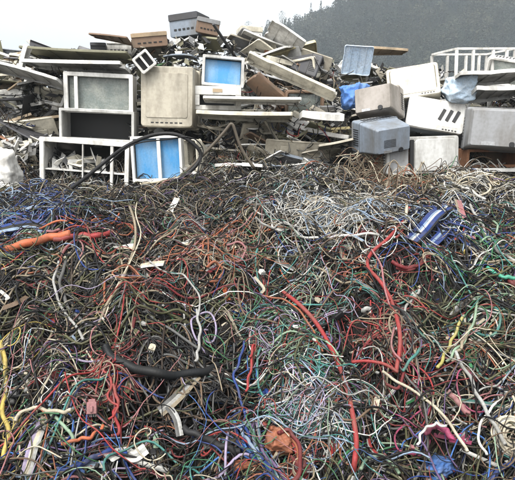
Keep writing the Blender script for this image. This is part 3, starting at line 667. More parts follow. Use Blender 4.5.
def cweights(px, py):
    px = np.asarray(px, float); py = np.asarray(py, float); W = np.zeros(px.shape+(len(CN),))
    def addp(d, wgt):
        t = sum(d.values())
        for k, v in d.items(): W[..., CN.index(k)] += wgt*v/t
    addp(NEU, 1.0+0*px); addp(ANYC, .36*np.clip((py-215)/60, 0, 1)+.04)
    for cx, cy, rx, ry, s, d in ZN: addp(d, s*.72*np.exp(-.5*(((px-cx)/rx)**2+((py-cy)/ry)**2)))
    for i, c in enumerate(('red', 'blue', 'teal', 'cream', 'rust orange', 'black', 'green', 'lilac', 'light grey', 'beige')):
        k = np.clip(np.sin(px*.061+i*1.7+1.3*np.sin(py*.043+i*2.1))*np.sin(py*.071+i*2.9+1.1*np.sin(px*.037+i)) - .45, 0, 1)*np.clip((py-195)/40, 0, 1)
        W[..., CN.index(c)] += k*(5 if c == 'black' else .8)
    return W/W.sum(-1, keepdims=True)
def pick(px, py, rg):
    c = np.cumsum(cweights(px, py), -1); u = rg.random(np.shape(px))[..., None]; return np.minimum((u > c).sum(-1), len(CN)-1)
def walk(W, N, x0, y0, th0, kap, kn, step, rg):
    """planar wandering paths; returns X,Y (W,N) and arc length"""
    th = th0[:, None]+np.cumsum(kap[:, None]*step[:, None]+kn[:, None]*rg.normal(size=(W, N)).cumsum(1)*.22*step[:, None], 1)
    X = x0[:, None]+np.cumsum(np.cos(th)*step[:, None], 1); Y = y0[:, None]+np.cumsum(np.sin(th)*step[:, None], 1)
    return X-X.mean(1, keepdims=True)+x0[:, None], Y-Y.mean(1, keepdims=True)+y0[:, None]
def heap_xy(W, rg, lo=1.45, hi=6.0):
    y = lo+(hi-lo)*rg.random(W)**1.15; x = rg.uniform(-1, 1, W)*(.75+.5*y); return x, y
def batch(W, N, rg, rad, length, lay, curl=1.0, wave=1.0, lo=1.45, hi=5.95, over=.3, bridge=False):
    x0, y0 = heap_xy(W*2, rg, lo, hi); ok = np.argsort(hollow(x0, y0)*1.0 > rg.random(W*2)+over*.5, kind='stable')[:W]; x0, y0 = x0[ok], y0[ok]; L = rg.uniform(*length, W); st = L/N
    kap = rg.normal(0, 2.2*curl, W); kn = np.abs(rg.normal(0, 8*curl, W))
    X, Y = walk(W, N, x0, y0, rg.random(W)*2*PI, kap, kn, st, rg); Y = np.clip(Y, 1.2, 6.05)
    s = np.linspace(0, 1, N)[None]*L[:, None]; ph = rg.random((W, 3))*6.28
    und = wave*(.022*np.sin(s*rg.uniform(4, 11, W)[:, None]+ph[:, :1])+.012*np.sin(s*rg.uniform(14, 30, W)[:, None]+ph[:, 1:2]))
    lz = rg.uniform(*lay, W)[:, None]; Z = (np.maximum(H(X, Y), H(X, Y, True)-.03) if bridge else H(X, Y))+np.maximum(lz+und, -.02)+.004
    r = rg.uniform(*rad, W)[:, None]*np.ones((1, N)); P = np.stack([X, Y, Z], -1)
    return P, r
def loops(W, N, rg, rad, R_, turns):
    x0, y0 = heap_xy(W, rg); a = rg.random(W)[:, None]*6.28+np.linspace(0, 1, N)[None]*2*PI*rg.uniform(*turns, W)[:, None]
    r0 = rg.uniform(*R_, W)[:, None]*(1+.12*np.sin(a*.37)+.05*rg.normal(size=(W, 1))); e = rg.uniform(.5, 1, W)[:, None]
    u, v = r0*np.cos(a), r0*e*np.sin(a); tilt = rg.normal(.5, .55, W)[:, None]; yaw = rg.random(W)[:, None]*6.28
    lx, ly, lz = u, v*np.cos(tilt), v*np.sin(tilt); X = x0[:, None]+lx*np.cos(yaw)-ly*np.sin(yaw); Y = y0[:, None]+lx*np.sin(yaw)+ly*np.cos(yaw)
    Z = H(x0, y0)[:, None]+.5*(H(X, Y)-H(x0, y0)[:, None])+lz+r0.max(1, keepdims=True)*np.abs(np.sin(tilt))*.5+.01
    return np.stack([X, np.clip(Y, 1.2, 6.0), np.maximum(Z, H(X, Y)-.02)], -1), rg.uniform(*rad, W)[:, None]*np.ones((1, N))
rg = np.random.default_rng(21)
Vs, Qs, Ms, off = [], [], [], 0
def absorb(P, r, sides, col=None):
    global off
    V, Q = tube_np(P, r, sides); W, N = r.shape
    if col is None:
        mid = P[:, N//2]; px, py = proj(mid); col = pick(px, py, rg)
    Vs.append(V); Qs.append(Q+off); Ms.append(np.repeat(col, (N-1)*sides)); off += len(V)
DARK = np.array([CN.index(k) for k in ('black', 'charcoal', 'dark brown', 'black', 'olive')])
def dark_some(P, frac):  # darker colours for low layers and hollows: depth shade painted into the wires
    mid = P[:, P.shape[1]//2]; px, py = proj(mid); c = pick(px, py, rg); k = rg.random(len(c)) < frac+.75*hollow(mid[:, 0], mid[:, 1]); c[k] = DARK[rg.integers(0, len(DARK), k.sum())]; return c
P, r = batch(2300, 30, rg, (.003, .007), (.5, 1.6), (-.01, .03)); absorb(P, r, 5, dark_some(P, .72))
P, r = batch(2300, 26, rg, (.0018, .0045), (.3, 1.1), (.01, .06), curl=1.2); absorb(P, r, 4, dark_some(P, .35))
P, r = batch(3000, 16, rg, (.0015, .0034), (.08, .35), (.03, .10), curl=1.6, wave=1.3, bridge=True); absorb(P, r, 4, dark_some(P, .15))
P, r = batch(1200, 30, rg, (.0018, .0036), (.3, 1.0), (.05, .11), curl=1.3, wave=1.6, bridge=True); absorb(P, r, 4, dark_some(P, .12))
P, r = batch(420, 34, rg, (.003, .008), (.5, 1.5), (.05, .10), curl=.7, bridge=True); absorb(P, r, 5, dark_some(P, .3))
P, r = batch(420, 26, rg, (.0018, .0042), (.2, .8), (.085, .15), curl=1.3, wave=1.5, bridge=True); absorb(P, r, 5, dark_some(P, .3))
absorb(*loops(330, 34, rg, (.0018, .0045), (.05, .16), (.5, 1.3)), 5)
# fine matted wire on the flat top, in front of the scrapped sets
P, r = batch(2600, 24, rg, (.0022, .0048), (.2, .7), (.0, .09), curl=1.8, wave=1.6, lo=4.1); absorb(P, r, 4, dark_some(P, .48))
def patch(W, cx, cy, rx, ry, names, rad, length, lay, curl, dome=0):
    q = [hit(cx+rx*a, cy+ry*b) for a, b in rg.normal(0, .5, (W, 2))]; x0 = np.array([p[0] for p in q]); y0 = np.array([p[1] for p in q]); N = 24
    L = rg.uniform(*length, W); X, Y = walk(W, N, x0, y0, rg.random(W)*2*PI, rg.normal(0, 3*curl, W), np.abs(rg.normal(0, 9*curl, W)), L/N, rg)
    s = np.linspace(0, 1, N)[None]*L[:, None]; Z = H(X, np.clip(Y, 1.2, 6), True)+rg.uniform(*lay, W)[:, None]+.02*np.sin(s*rg.uniform(6, 20, W)[:, None])+dome*rg.random((W, 1))*np.sin(np.linspace(0, PI, N))[None]
    absorb(np.stack([X, np.clip(Y, 1.2, 5.55), Z], -1), rg.uniform(*rad, W)[:, None]*np.ones((1, N)), 4, np.array([CN.index(c) for c in rg.choice(names, W)]))
patch(420, 335, 218, 58, 16, ['light grey', 'white', 'white', 'light grey', 'pale blue', 'grey', 'cream'], (.002, .005), (.12, .5), (.03, .10), 1.6)
patch(260, 465, 186, 55, 9, ['light grey', 'cream', 'brown', 'grey', 'beige', 'charcoal', 'white'], (.003, .007), (.2, .6), (.03, .10), 1.3)
patch(260, 395, 182, 36, 16, ['beige', 'brown', 'cream', 'rust orange', 'tan' if 'tan' in CN else 'beige', 'brown'], (.003, .006), (.2, .6), (.03, .12), 1.5, dome=.22)
patch(200, 50, 209, 30, 8, ['blue', 'pale blue', 'charcoal', 'blue', 'grey'], (.003, .007), (.2, .6), (.02, .08), 1.2)
patch(200, 18, 229, 28, 9, ['blue', 'bright blue', 'pale blue', 'charcoal', 'purple'], (.003, .006), (.2, .5), (.02, .08), 1.2)
patch(240, 310, 425, 38, 28, ['lilac', 'light grey', 'pale blue', 'teal', 'charcoal', 'pink', 'grey', 'white'], (.0018, .0035), (.1, .4), (.02, .09), 1.7)
patch(260, 290, 355, 40, 40, ['teal', 'charcoal', 'green', 'pale green', 'black', 'red', 'lilac', 'grey', 'olive'], (.0018, .0035), (.1, .4), (.02, .09), 1.6)
patch(150, 215, 262, 30, 16, ['rust orange', 'brown', 'pink', 'beige', 'brown', 'charcoal'], (.003, .006), (.15, .5), (.02, .09), 1.6)
patch(110, 395, 345, 22, 34, ['red', 'dark red', 'brown', 'dark red', 'charcoal', 'beige', 'grey'], (.003, .006), (.15, .5), (.02, .08), 1.2)
patch(80, 112, 395, 18, 32, ['red', 'dark red', 'pink', 'charcoal', 'beige'], (.0025, .005), (.15, .4), (.02, .09), 1.5)
patch(150, 435, 230, 34, 16, ['blue', 'blue', 'pale blue', 'black', 'charcoal'], (.004, .008), (.2, .5), (.02, .07), .8)
patch(210, 195, 405, 45, 38, ['black', 'charcoal', 'black', 'dark brown', 'brown', 'grey'], (.0025, .007), (.2, .7), (.0, .05), 1.0)  # black and brown wires, their colour also standing in for the hollow's shade
patch(220, 70, 300, 60, 30, ['black', 'charcoal', 'charcoal', 'grey', 'olive', 'beige'], (.0025, .008), (.2, .7), (.0, .06), 1.0)  # dark grey and olive wires, black ones painting in the shade of the hollow
# harness bundles: parallel strands
for b in range(150):
    P, r = batch(1, 30, rg, (.0022, .004), (.5, 1.2), (.02, .06), curl=.7); k = int(rg.integers(4, 9))
    P = np.repeat(P, k, 0); s = np.linspace(0, 1, 30)[None, :, None]
    spread = rg.normal(0, .008, (k, 1, 3))*(1+2.5*s**3)+rg.normal(0, .02, (k, 1, 3))*np.maximum(0, s-.7)**2*20
    px, py = proj(P[0, 15]); cs = pick(np.full(k, px), np.full(k, py), rg)
    if rg.random() < .5: cs[:] = cs[0]
    absorb(P+spread, np.repeat(r, k, 0), 4, cs)
wt = big_mesh('wire_tangle', np.concatenate(Vs), np.concatenate(Qs), np.concatenate(Ms), [CM[k] for k in CN])
tag(wt, 'countless thin mixed wires matted together over the whole heap', 'wires', kind='stuff')
def lift_heap(px, py, rg):
    x, y = heap_xy(1, rg); x, y = x[0], y[0]; return np.array([x, y, float(H(x, y))+rg.uniform(.0, .075)])
BITN = 9000
bits = ['white', 'light grey', 'cream', 'pink', 'red', 'blue', 'green', 'black', 'grey', 'beige', 'pale blue', 'rust orange', 'yellow']
pb = np.array([4, 4, 3, 1.5, 1.3, 1.2, 1, 5, 4, 3, 1, 1, .5]); pb /= pb.sum()
shards('scrap_bits', 'small cut ends, plugs and plastic crumbs scattered through the wires', BITN, [CM[k] for k in bits], pb, ((0, 1), (0, 1)), .015, lift_heap, 31, thick=.009, kindlab='scrap bits')

# thin wires draped over the face of the stacked sets
Vs, Qs, Ms, off = [], [], [], 0
rg5 = np.random.default_rng(9); W = 620; N = 18; PP = np.zeros((W, N, 3)); k = 0
while k < W:
    a, b = rg5.uniform(-20, 535), rg5.uniform(60, 190)
    q = lift_tv(a, b, rg5)
    if q is None or not clear(a, b, 0, 8): continue
    q[1] -= .25; t = np.linspace(0, 1, N); d = rg5.normal(0, .22); dz = -abs(rg5.normal(.05, .12)); sag = rg5.uniform(.02, .14)
    PP[k] = q+np.stack([d*t+.02*np.sin(t*9+a), .08*np.sin(t*5+b)-.15*t*abs(dz), dz*t-sag*4*t*(1-t)], -1); k += 1
absorb(PP, rg5.uniform(.0025, .006, W)[:, None]*np.ones((1, N)), 5, np.array([CN.index(c) for c in rg5.choice(['black', 'charcoal', 'grey', 'beige', 'brown', 'white', 'olive', 'blue', 'red'], W, p=[.25, .18, .15, .12, .1, .08, .06, .03, .03])]))
dw = big_mesh('draped_wires', np.concatenate(Vs), np.concatenate(Qs), np.concatenate(Ms), [CM[k] for k in CN])
tag(dw, 'thin dark wires draped over and between the stacked covers and sets', 'wires', kind='stuff')

# ---- named cables laid by hand
def cat_rom(P, n):
    P = np.asarray(P, float); P = np.vstack([2*P[0]-P[1], P, 2*P[-1]-P[-2]]); out = []
    segs = len(P)-3; k = max(4, n//segs)
    for i in range(segs):
        a, b, c, d = P[i:i+4]
        for t in np.linspace(0, 1, k, endpoint=False): out.append(.5*((2*b)+(-a+c)*t+(2*a-5*b+4*c-d)*t*t+(-a+3*b-3*c+d)*t**3))
    out.append(P[-2]); return np.array(out)
def surf(px, py, lift):
    p = hit(px, py, True); d = ray(px, py); d = d/np.linalg.norm(d); n = np.array([0, -.42, .9]) if p[1] < 4 else np.array([0, -.25, .97])
    return p-d*min((lift+.015)/max(-d@n, .28), .3)
def hcable(label, pts, r, col, lift=.05, name='cable', cat='cable', short=None, group=None, ridged=False, Y=None, mat=None, n=60, jit=.004, sides=9):
    P = [(at(*q) if len(q) == 3 and q[2] > 1 else surf(q[0], q[1], q[2] if len(q) == 3 else lift)) for q in pts]
    P = cat_rom(P, n*(4 if ridged else 1)); N = len(P); s = np.arange(N)*(.25 if ridged else 1)
    kk = max(3, N//14); kk += 1-kk % 2; pad = np.pad(P, ((kk//2, kk//2), (0, 0)), mode='reflect', reflect_type='odd'); P = np.stack([np.convolve(pad[:, i], np.ones(kk)/kk, 'valid') for i in range(3)], 1)
    P += jit*np.stack([np.sin(s*.37+r*900), np.sin(s*.29+1), np.sin(s*.41+2)], -1)
    rad = np.full(N, r)
    if ridged: rad = r*(1+.010*np.where(np.arange(N) % 4 < 2, 1, -1))
    o = MB().tube(P, rad, sides).build(name, mat or CM[col], None, smooth=True); tag(o, label, cat, group)
    if short: q = P[N//2]; a, b = proj(q); landmark(short, float(a), float(b), 'cab')
    return o
def child_tube(o, pts, r, col, name='branch', lift=.05):
    P = cat_rom([surf(q[0], q[1], lift) for q in pts], 30); return MB().tube(P, r, 8).build(name, CM[col], o, smooth=True)
def plug(o, P, dirv, col, r=.012):
    d = Vector(dirv).normalized(); q = d.to_track_quat('Y', 'Z').to_matrix(); m = MB()
    m.loft([rr(r*1.0, r*1.0, r*.3, 0), rr(r*2.2, r*1.6, r*.4, r*1.2), rr(r*2.4, r*1.7, r*.4, r*3.4), rr(r*2.1, r*1.4, r*.3, r*3.8)], cap0=True, cap1=True)
    tr = lambda x, y, z: tuple(Vector(P)+q @ Vector((x, y, z)))
    pl = m.warp(tr).build('plug', CM[col], o, bevel=.001)
    for s in (-1, 1): MB().box((s*r*.6, r*4.5, 0), (r*.3, r*1.6, r*.3)).warp(tr).build('prong', PM['metal'], pl)

hcable('thick orange hose running in from the edge above the dark wires', [(-25, 258), (0, 251), (25, 244), (48, 238), (70, 234)], .027, 'orange', .07, short='thick orange hose')
hcable('pale salmon cable lying along the orange hose', [(-20, 243), (10, 240), (40, 233), (60, 230)], .009, 'pink', .08)
o = hcable('bunched red cable carrying on from the end of the orange hose', [(54, 240), (70, 237), (84, 235), (98, 236), (112, 232)], .019, 'red', .06, short='bunched red cable')
child_tube(o, [(66, 242), (78, 232), (96, 238)], .007, 'dark red'); child_tube(o, [(58, 233), (75, 226), (92, 229)], .006, 'red')
hcable('thick red hose arching down the middle and out at the bottom', [(283, 292), (300, 305), (318, 325), (333, 352), (346, 385), (353, 415), (356, 442), (355, 462), (353, 476, -.03)], .0128, 'red', .07, short='arching red hose', jit=.002)
hcable('thin orange red lead running beside the top of the arching red hose', [(262, 296), (285, 300), (303, 315), (315, 335), (322, 352)], .006, 'rust orange', .09)
hcable('thick black hose lying level below the long beige twisted cable', [(104, 346), (114, 358), (132, 367), (155, 373), (180, 375), (203, 372), (218, 366)], .0235, 'black', .085, ridged=True, short='black ribbed hose', mat=worn('black hose', (.006, .007, .008), grime=(.02, .018, .014), rough=.5, spec=.25, bump=0))
hcable('short dark ribbed hose poking out below the black hollow', [(182, 428), (200, 436), (222, 446), (240, 452)], .016, 'charcoal', .06, ridged=True, short='short dark hose')
hcable('big black cable hoop arching in front of the blue two pane case', [(40, 208, 4.75), (62, 194, 4.9), (82, 180, 5.1), (104, 163, 5.3), (126, 146, 5.3), (152, 135, 5.3), (178, 135, 5.3), (196, 145, 5.3), (201, 156, 5.3), (193, 169, 5.25), (176, 181, 5.15), (160, 190, 4.95)], .018, 'charcoal', short='black hoop', ridged=True)
hcable('thin black lead doubling the inside of the big black hoop', [(96, 178, 5.2), (118, 154, 5.26), (140, 143, 5.28), (168, 139, 5.28), (193, 138, 5.28), (203, 150, 5.28), (198, 172, 5.2), (206, 186, 5.0)], .006, 'black')
o = hcable('bent olive brown conduit making a peak before the printer boards', [(170, 184, 5.35), (190, 168, 5.35), (210, 148, 5.35), (226, 130, 5.35), (232, 124, 5.35), (236, 134, 5.35), (242, 150, 5.35), (254, 168, 5.35)], .015, 'olive', short='peaked conduit', name='conduit', cat='conduit', mat=worn('conduit', (.075, .06, .042), rough=.6), jit=.001)
hcable('pale straight rod lying at the foot of the blue two pane case', [(140, 184, 5.3), (165, 181, 5.3), (192, 174, 5.3)], .011, 'cream', name='rod', cat='rod', jit=0)
hcable('long twisted beige cable hanging from the red bundle toward the black hose', [(122, 192), (131, 208), (135, 228), (134, 250), (124, 275), (113, 295), (102, 315), (96, 328)], .009, 'beige', .09, short='long beige cable')
hcable('pale grey cable curving through the dark wires beside the orange hose', [(58, 262), (54, 285), (62, 308), (75, 325), (84, 340)], .008, 'light grey', .07, short='pale grey curved cable')
hcable('grey cable bowing down on the dark patch left of the long beige cable', [(66, 262), (60, 285), (72, 312), (92, 328)], .011, 'grey', .05)
o = hcable('thick red cable bundle dropping past the dark hollow with a side branch', [(404, 222), (388, 238), (372, 252), (368, 266), (378, 280), (392, 300), (398, 325), (400, 350), (396, 372)], .0115, 'red', .08, short='red cable bundle')
child_tube(o, [(398, 372), (384, 364), (366, 361), (352, 362)], .009, 'red', lift=.085); child_tube(o, [(404, 372), (398, 388), (386, 384)], .008, 'dark red', lift=.07)
child_tube(o, [(380, 262), (366, 276), (360, 290)], .007, 'rust orange'); child_tube(o, [(396, 268), (410, 270), (420, 264)], .010, 'dark red')
hcable('coral lead twisting round the red cable bundle', [(372, 250), (382, 268), (385, 292), (394, 318), (392, 345), (401, 362)], .006, 'pink', .1)
hcable('red loop standing beside the blue ribbon strips', [(396, 238), (405, 228), (412, 222), (404, 216), (410, 208)], .008, 'red', .09)
hcable('crimson lead sagging across the dark wires below the blue ribbon strips', [(392, 262), (406, 268), (420, 264), (428, 254)], .013, 'dark red', .06)
hcable('upright beige cable hook sticking up before the wide light grey television', [(407, 222), (406, 205), (405, 192), (410, 186), (420, 184), (432, 188)], .011, 'cream', .08, short='upright beige hook')
hcable('white cable winding under the large grey television', [(425, 182), (440, 178), (455, 184), (470, 190), (485, 200)], .011, 'white', .07, short='winding white cable')
hcable('cream cable looping over the wires beside the rusty chassis', [(450, 178), (475, 176), (490, 186), (480, 196), (462, 192)], .009, 'cream', .06)
hcable('white grey cable curving down near the edge beside the salmon strip', [(470, 205), (482, 225), (492, 245), (506, 256), (520, 262)], .010, 'light grey', .08, short='curving edge cable')
hcable('silver white cable lying flat in the pale silvery patch', [(296, 236), (318, 238), (342, 236), (370, 234), (396, 238)], .009, 'white', .05, short='silvery cable')
hcable('pale cable zigzagging down into the silvery patch', [(255, 218), (272, 228), (285, 222), (300, 236)], .008, 'light grey', .07)
hcable('cream cable running diagonally below the red bundle to the magenta plug', [(382, 372), (402, 384), (424, 398), (444, 416), (458, 436), (468, 452)], .0075, 'cream', .08, short='diagonal cream cable')
hcable('white cable running diagonally to the corner beside the cream coil', [(455, 352), (470, 378), (480, 400), (494, 424), (506, 445)], .009, 'light grey', .09, short='diagonal white cable')
hcable('second pale cable crossing the diagonal white cable', [(508, 392), (490, 410), (478, 432), (486, 455)], .006, 'white', .08)
hcable('light green grey stalk bending over above the diagonal white cable', [(478, 290), (476, 312), (468, 335), (456, 350), (446, 362)], .007, 'pale green', .09, short='green grey stalk')
hcable('olive yellow cable leaning beside the green grey stalk', [(462, 318), (454, 336), (446, 352), (438, 368)], .009, 'olive', .08, mat=worn('olive yellow', (.3, .27, .08)))
hcable('tan cable leaning parallel to the olive yellow cable', [(470, 326), (462, 344), (452, 362)], .008, 'beige', .08)
hcable('teal cable arching over the red side branch', [(402, 372), (412, 358), (424, 346), (436, 342), (442, 352)], .008, 'teal', .08, short='arching teal cable')
hcable('grey white cable arching beside the teal one', [(396, 330), (404, 312), (412, 298), (420, 290)], .008, 'light grey', .07)
hcable('green cable at the edge above the diagonal white cable', [(488, 268), (500, 276), (518, 278)], .013, 'green', .05, mat=worn('sea green', (.03, .25, .16)), short='green edge cable')
hcable('fat magenta plug lead curled beside the blue sheet', [(424, 434), (434, 426), (446, 430), (452, 440)], .014, 'magenta', .07, short='magenta lead')
hcable('white cable hooped over the magenta lead', [(418, 446), (422, 432), (434, 424), (446, 426)], .006, 'white', .11)
hcable('maroon hose end lying above the magenta lead', [(448, 392), (458, 402), (468, 414)], .014, 'dark red', .07, mat=CM['pink'])
hcable('blue cable sweeping along the bottom edge beside the white scraps', [(58, 470), (76, 466), (92, 458), (108, 452), (126, 454)], .012, 'blue', .07, short='sweeping blue cable')
hcable('bright blue cable forking down from the sweeping blue cable', [(76, 462), (82, 474), (80, 490)], .011, 'bright blue', .06)
hcable('yellow cable hanging down the very edge of the heap', [(1, 342), (5, 360), (6, 385), (3, 410), (8, 435), (3, 460)], .011, 'yellow', .07, short='yellow edge cable')
hcable('cream cable sagging over the pale strip', [(14, 422), (22, 412), (38, 408), (56, 412), (72, 410)], .009, 'cream', .09, short='sagging cream cable')
hcable('green cable crossing under the sagging cream cable', [(48, 410), (58, 420), (68, 430), (74, 440)], .008, 'pale green', .06)
hcable('red cable tangled above the pink plug', [(112, 385), (118, 400), (114, 415), (120, 430), (112, 436)], .008, 'red', .08, short='tangled red cable')
hcable('second red cable curling through the tangled red cable', [(104, 372), (112, 380), (108, 396), (118, 408), (108, 420)], .006, 'red', .09)
hcable('orange red cable lying below the pink plug', [(60, 445), (76, 440), (92, 436), (104, 426)], .008, 'orange', .07)
hcable('light grey green cable above the black ribbed hose', [(196, 310), (200, 330), (198, 350), (196, 362)], .008, 'light grey', .08, short='upright grey cable')
hcable('grey cable arching across the middle above the black ribbed hose', [(150, 262), (165, 272), (185, 276), (200, 300), (196, 320)], .006, 'light grey', .08, short='arching grey cable')
hcable('long pale wire bending down from the arching grey cable', [(140, 188), (136, 210), (140, 240), (120, 280), (104, 318)], .005, 'cream', .1)
hcable('blue lead dropping past the teal and white wires', [(244, 342), (240, 360), (234, 376), (240, 396), (246, 420)], .007, 'blue', .08, short='dropping blue lead')
hcable('red lead hanging beside the dropping blue lead', [(250, 358), (254, 345), (250, 372), (246, 392)], .007, 'red', .08)
hcable('thick blue cable at the bottom beside the orange lumps', [(246, 440), (256, 452), (268, 466), (278, 486)], .013, 'blue', .07, short='thick blue bottom cable')
hcable('pale blue cable lying on the thick blue bottom cable', [(240, 430), (252, 446), (262, 464)], .008, 'pale blue', .1)
hcable('orange ring of cable above the middle wires', [(206, 268), (214, 262), (222, 268), (220, 278), (210, 282)], .009, 'rust orange', .06, short='orange ring')
hcable('pinkish cable loop beside the orange ring', [(226, 246), (238, 242), (246, 250), (240, 260), (230, 262), (222, 254)], .008, 'pink', .06)
hcable('teal lead coiled near the bottom before the arching red hose', [(360, 470), (368, 458), (382, 456), (392, 464), (400, 474)], .008, 'pale green', .06, short='coiled teal lead')
hcable('brown earth cable looping through the dark hollow beside the red bundle', [(330, 408), (345, 420), (365, 414), (372, 398), (360, 388)], .006, 'brown', .07, short='brown looping cable')
hcable('grey pipe lying at the foot of the heap behind the silvery patch', [(262, 178, 5.3), (285, 176, 5.3), (310, 178, 5.3)], .014, 'grey', name='pipe', cat='pipe', jit=0)

# things between the cables
def ribbon(label, pts, wd, cols, lift=.07, name='ribbon_cable', cat='ribbon cable', short=None, stripes=None):
    P = cat_rom([surf(a, b, lift) for a, b in pts], 26); N = len(P); T = np.gradient(P, axis=0); T /= np.linalg.norm(T, axis=1, keepdims=True)
    up = np.array([0, -.5, .85]); S = np.cross(T, up); S /= np.linalg.norm(S, axis=1, keepdims=True); U = np.cross(S, T); ns = len(cols); m = MB()
    for k in range(ns):
        a0 = (-.5+k/ns)*wd; a1 = (-.5+(k+1)/ns)*wd; lo_ = []
        for i in range(N):
            c = P[i]; lo_.append([c+S[i]*a0, c+S[i]*(a0+a1)/2+U[i]*.004, c+S[i]*a1, c+S[i]*(a0+a1)/2-U[i]*.004])
        m.loft(lo_, True, True, mi=k)
    o = m.build(name, [CM[c] for c in cols], None); tag(o, label, cat, 'flat strips among the cables')
    if short: a, b = proj(P[N//2]); landmark(short, float(a), float(b), 'cab')
ribbon('broad blue and white striped ribbon cable lying below the upright beige hook', [(412, 240), (424, 228), (436, 214), (448, 206)], .10, ['blue', 'blue', 'pale blue', 'white', 'blue', 'blue', 'charcoal'], short='striped blue ribbon')
ribbon('deep blue ribbon cable beside the striped one', [(430, 246), (442, 234), (452, 222), (458, 214)], .07, ['blue', 'pale blue', 'blue', 'blue'])
ribbon('salmon pink flat strip standing out beside the blue ribbons', [(458, 200), (462, 214), (468, 228), (472, 238)], .055, ['pink', 'pink', 'beige'], short='salmon strip')
ribbon('pale flat strip with pinkish foot lying near the bottom beside the sagging cream cable', [(44, 418), (38, 434), (32, 450), (26, 474)], .05, ['light grey', 'cream', 'lilac'], short='pale flat strip')
ribbon('dull grey flat arm lying in the dark below the black ribbed hose', [(160, 412), (172, 402), (184, 390), (196, 376)], .06, ['grey', 'light grey', 'beige'], short='dull grey arm')
ribbon('crumpled grey flat strip under the dull grey arm', [(168, 406), (176, 418), (180, 436)], .035, ['light grey', 'grey'])
ribbon('short white flat offcut above the long beige cable', [(140, 266), (152, 264), (164, 263)], .05, ['cream', 'white'], short='white offcut')
ribbon('small bright white tab beside the purple wires', [(168, 214), (174, 204), (177, 198)], .05, ['white', 'white'])
ribbon('white forked tab above the orange ring', [(184, 244), (194, 240), (208, 236)], .05, ['white', 'cream'], short='white forked tab')
ribbon('white tab lying in the wires beside the bunched red cable', [(116, 248), (126, 247), (136, 246)], .06, ['white', 'cream'])
ribbon('navy grey folded strip over the blue wires near the white sack', [(28, 212), (45, 206), (64, 203), (76, 208)], .13, ['pale blue', 'blue', 'charcoal', 'pale blue'], short='folded navy strip')
ribbon('second blue folded strip at the edge above the orange hose', [(-4, 230), (14, 226), (34, 224), (46, 230)], .10, ['blue', 'charcoal', 'pale blue'])
ribbon('white crumpled plastic strip at the bottom beside the sweeping blue cable', [(108, 458), (122, 452), (134, 456), (146, 448)], .06, ['white', 'light grey', 'white'], short='crumpled white strip')
def lump(label, px, py, wd, col, seed, name, cat, lift=.03, hh=.7, short=None):
    p = surf(px, py, lift); o = lumpy(wd, wd*.8, wd*hh, seed).build(name, CM[col], None, True); o.location = p; o.location.z -= wd*hh*.4; o.rotation_euler = (R(-20), 0, seed)
    tag(o, label, cat); 
    if short: landmark(short, px, py, 'cab')
lump('rusty orange lump of potting between the wires at the bottom', 279, 442, .15, 'rust orange', 3, 'scrap_lump', 'lump', short='rusty orange lump')
lump('dark red lump tucked beside the rusty orange one', 296, 468, .11, 'dark red', 5, 'scrap_lump', 'lump')
lump('red orange lump beside the thick blue bottom cable', 246, 474, .12, 'rust orange', 6, 'scrap_lump', 'lump')
lump('crumpled bright blue plastic sheet at the bottom below the magenta lead', 440, 470, .17, 'bright blue', 7, 'plastic_sheet', 'sheet', hh=.45, short='bright blue sheet')
lump('small tan wad lying in the wires above the brown looping cable', 375, 408, .045, 'beige', 8, 'scrap_wad', 'wad')
lump('pale wad lying above the arching red hose', 322, 326, .035, 'white', 9, 'scrap_wad', 'wad')
for i_, (lb, c_) in enumerate((('navy cable in the blue bunch at the bottom beside the rusty orange lump', 'blue'), ('bright blue cable in the blue bunch nearest the rusty orange lump', 'bright blue'), ('blue cable crossing over the top of the blue bunch', 'blue'), ('pale blue cable at the outer side of the blue bunch', 'pale blue'), ('purple cable curling under the blue bunch', 'purple'))):
    hcable(lb, [(228+i_*5, 418+i_*4), (236+i_*5, 432-i_*2), (240+i_*6, 446+i_*2), (256+i_*4, 462), (262+i_*7, 486)], .009-.001*(i_ % 3), c_, .05+.012*(i_ % 3), group='blue cable bunch at the bottom')
for i_, (lb, c_) in enumerate((('thick red cable bending along the bottom before the dark red lump', 'red'), ('orange red cable arched over the rusty lump', 'rust orange'), ('dark red cable hanging off the rusty lump', 'dark red'))):
    hcable(lb, [(262+i_*8, 424+i_*5), (276+i_*6, 430), (292+i_*3, 444), (300, 462+i_*5), (296-i_*6, 486)], .0095, c_, .07+.015*i_, group='red cable bunch at the bottom')
def connector(label, px, py, size, col, pins, rot, short=None):
    p = surf(px, py, .07); r_ = empty('connector', p, rot); tag(r_, label, 'connector', 'loose connectors on the cables'); a, b, c = size
    m = MB(); m.box((0, 0, 0), (a, b, c)); m.box((0, -b*.1, c*.62), (a*.3, b*.5, c*.25)); m.box((0, b*.6, 0), (a*.7, b*.3, c*.6)); m.build('shell', CM[col], r_, bevel=.002)
    q = MB()
    for k in range(pins): q.box((-a*.4+a*.8*k/(pins-1), -b*.5-.006, 0), (a*.04, .014, c*.15))
    q.build('pins', PM['metal'], r_)
    if short: landmark(short, px, py, 'cab')
connector('pink and white block connector near the tangled red cable', 92, 408, (.045, .055, .04), 'pink', 5, (R(60), 0, R(10)), 'pink connector')
connector('small yellowish block connector just above the black ribbed hose', 152, 348, (.035, .03, .025), 'cream', 4, (R(40), R(20), 0), 'yellowish connector')
connector('white square connector in the wires before the black hollow', 262, 272, (.035, .03, .025), 'white', 4, (R(30), R(10), R(40)))
connector('small cream connector at the top of the arching red hose', 318, 300, (.03, .03, .02), 'cream', 4, (R(30), 0, R(70)))
connector('mint green connector sticking up in the dark near the bottom', 156, 442, (.025, .05, .02), 'pale green', 4, (R(70), 0, R(10)), 'mint connector')
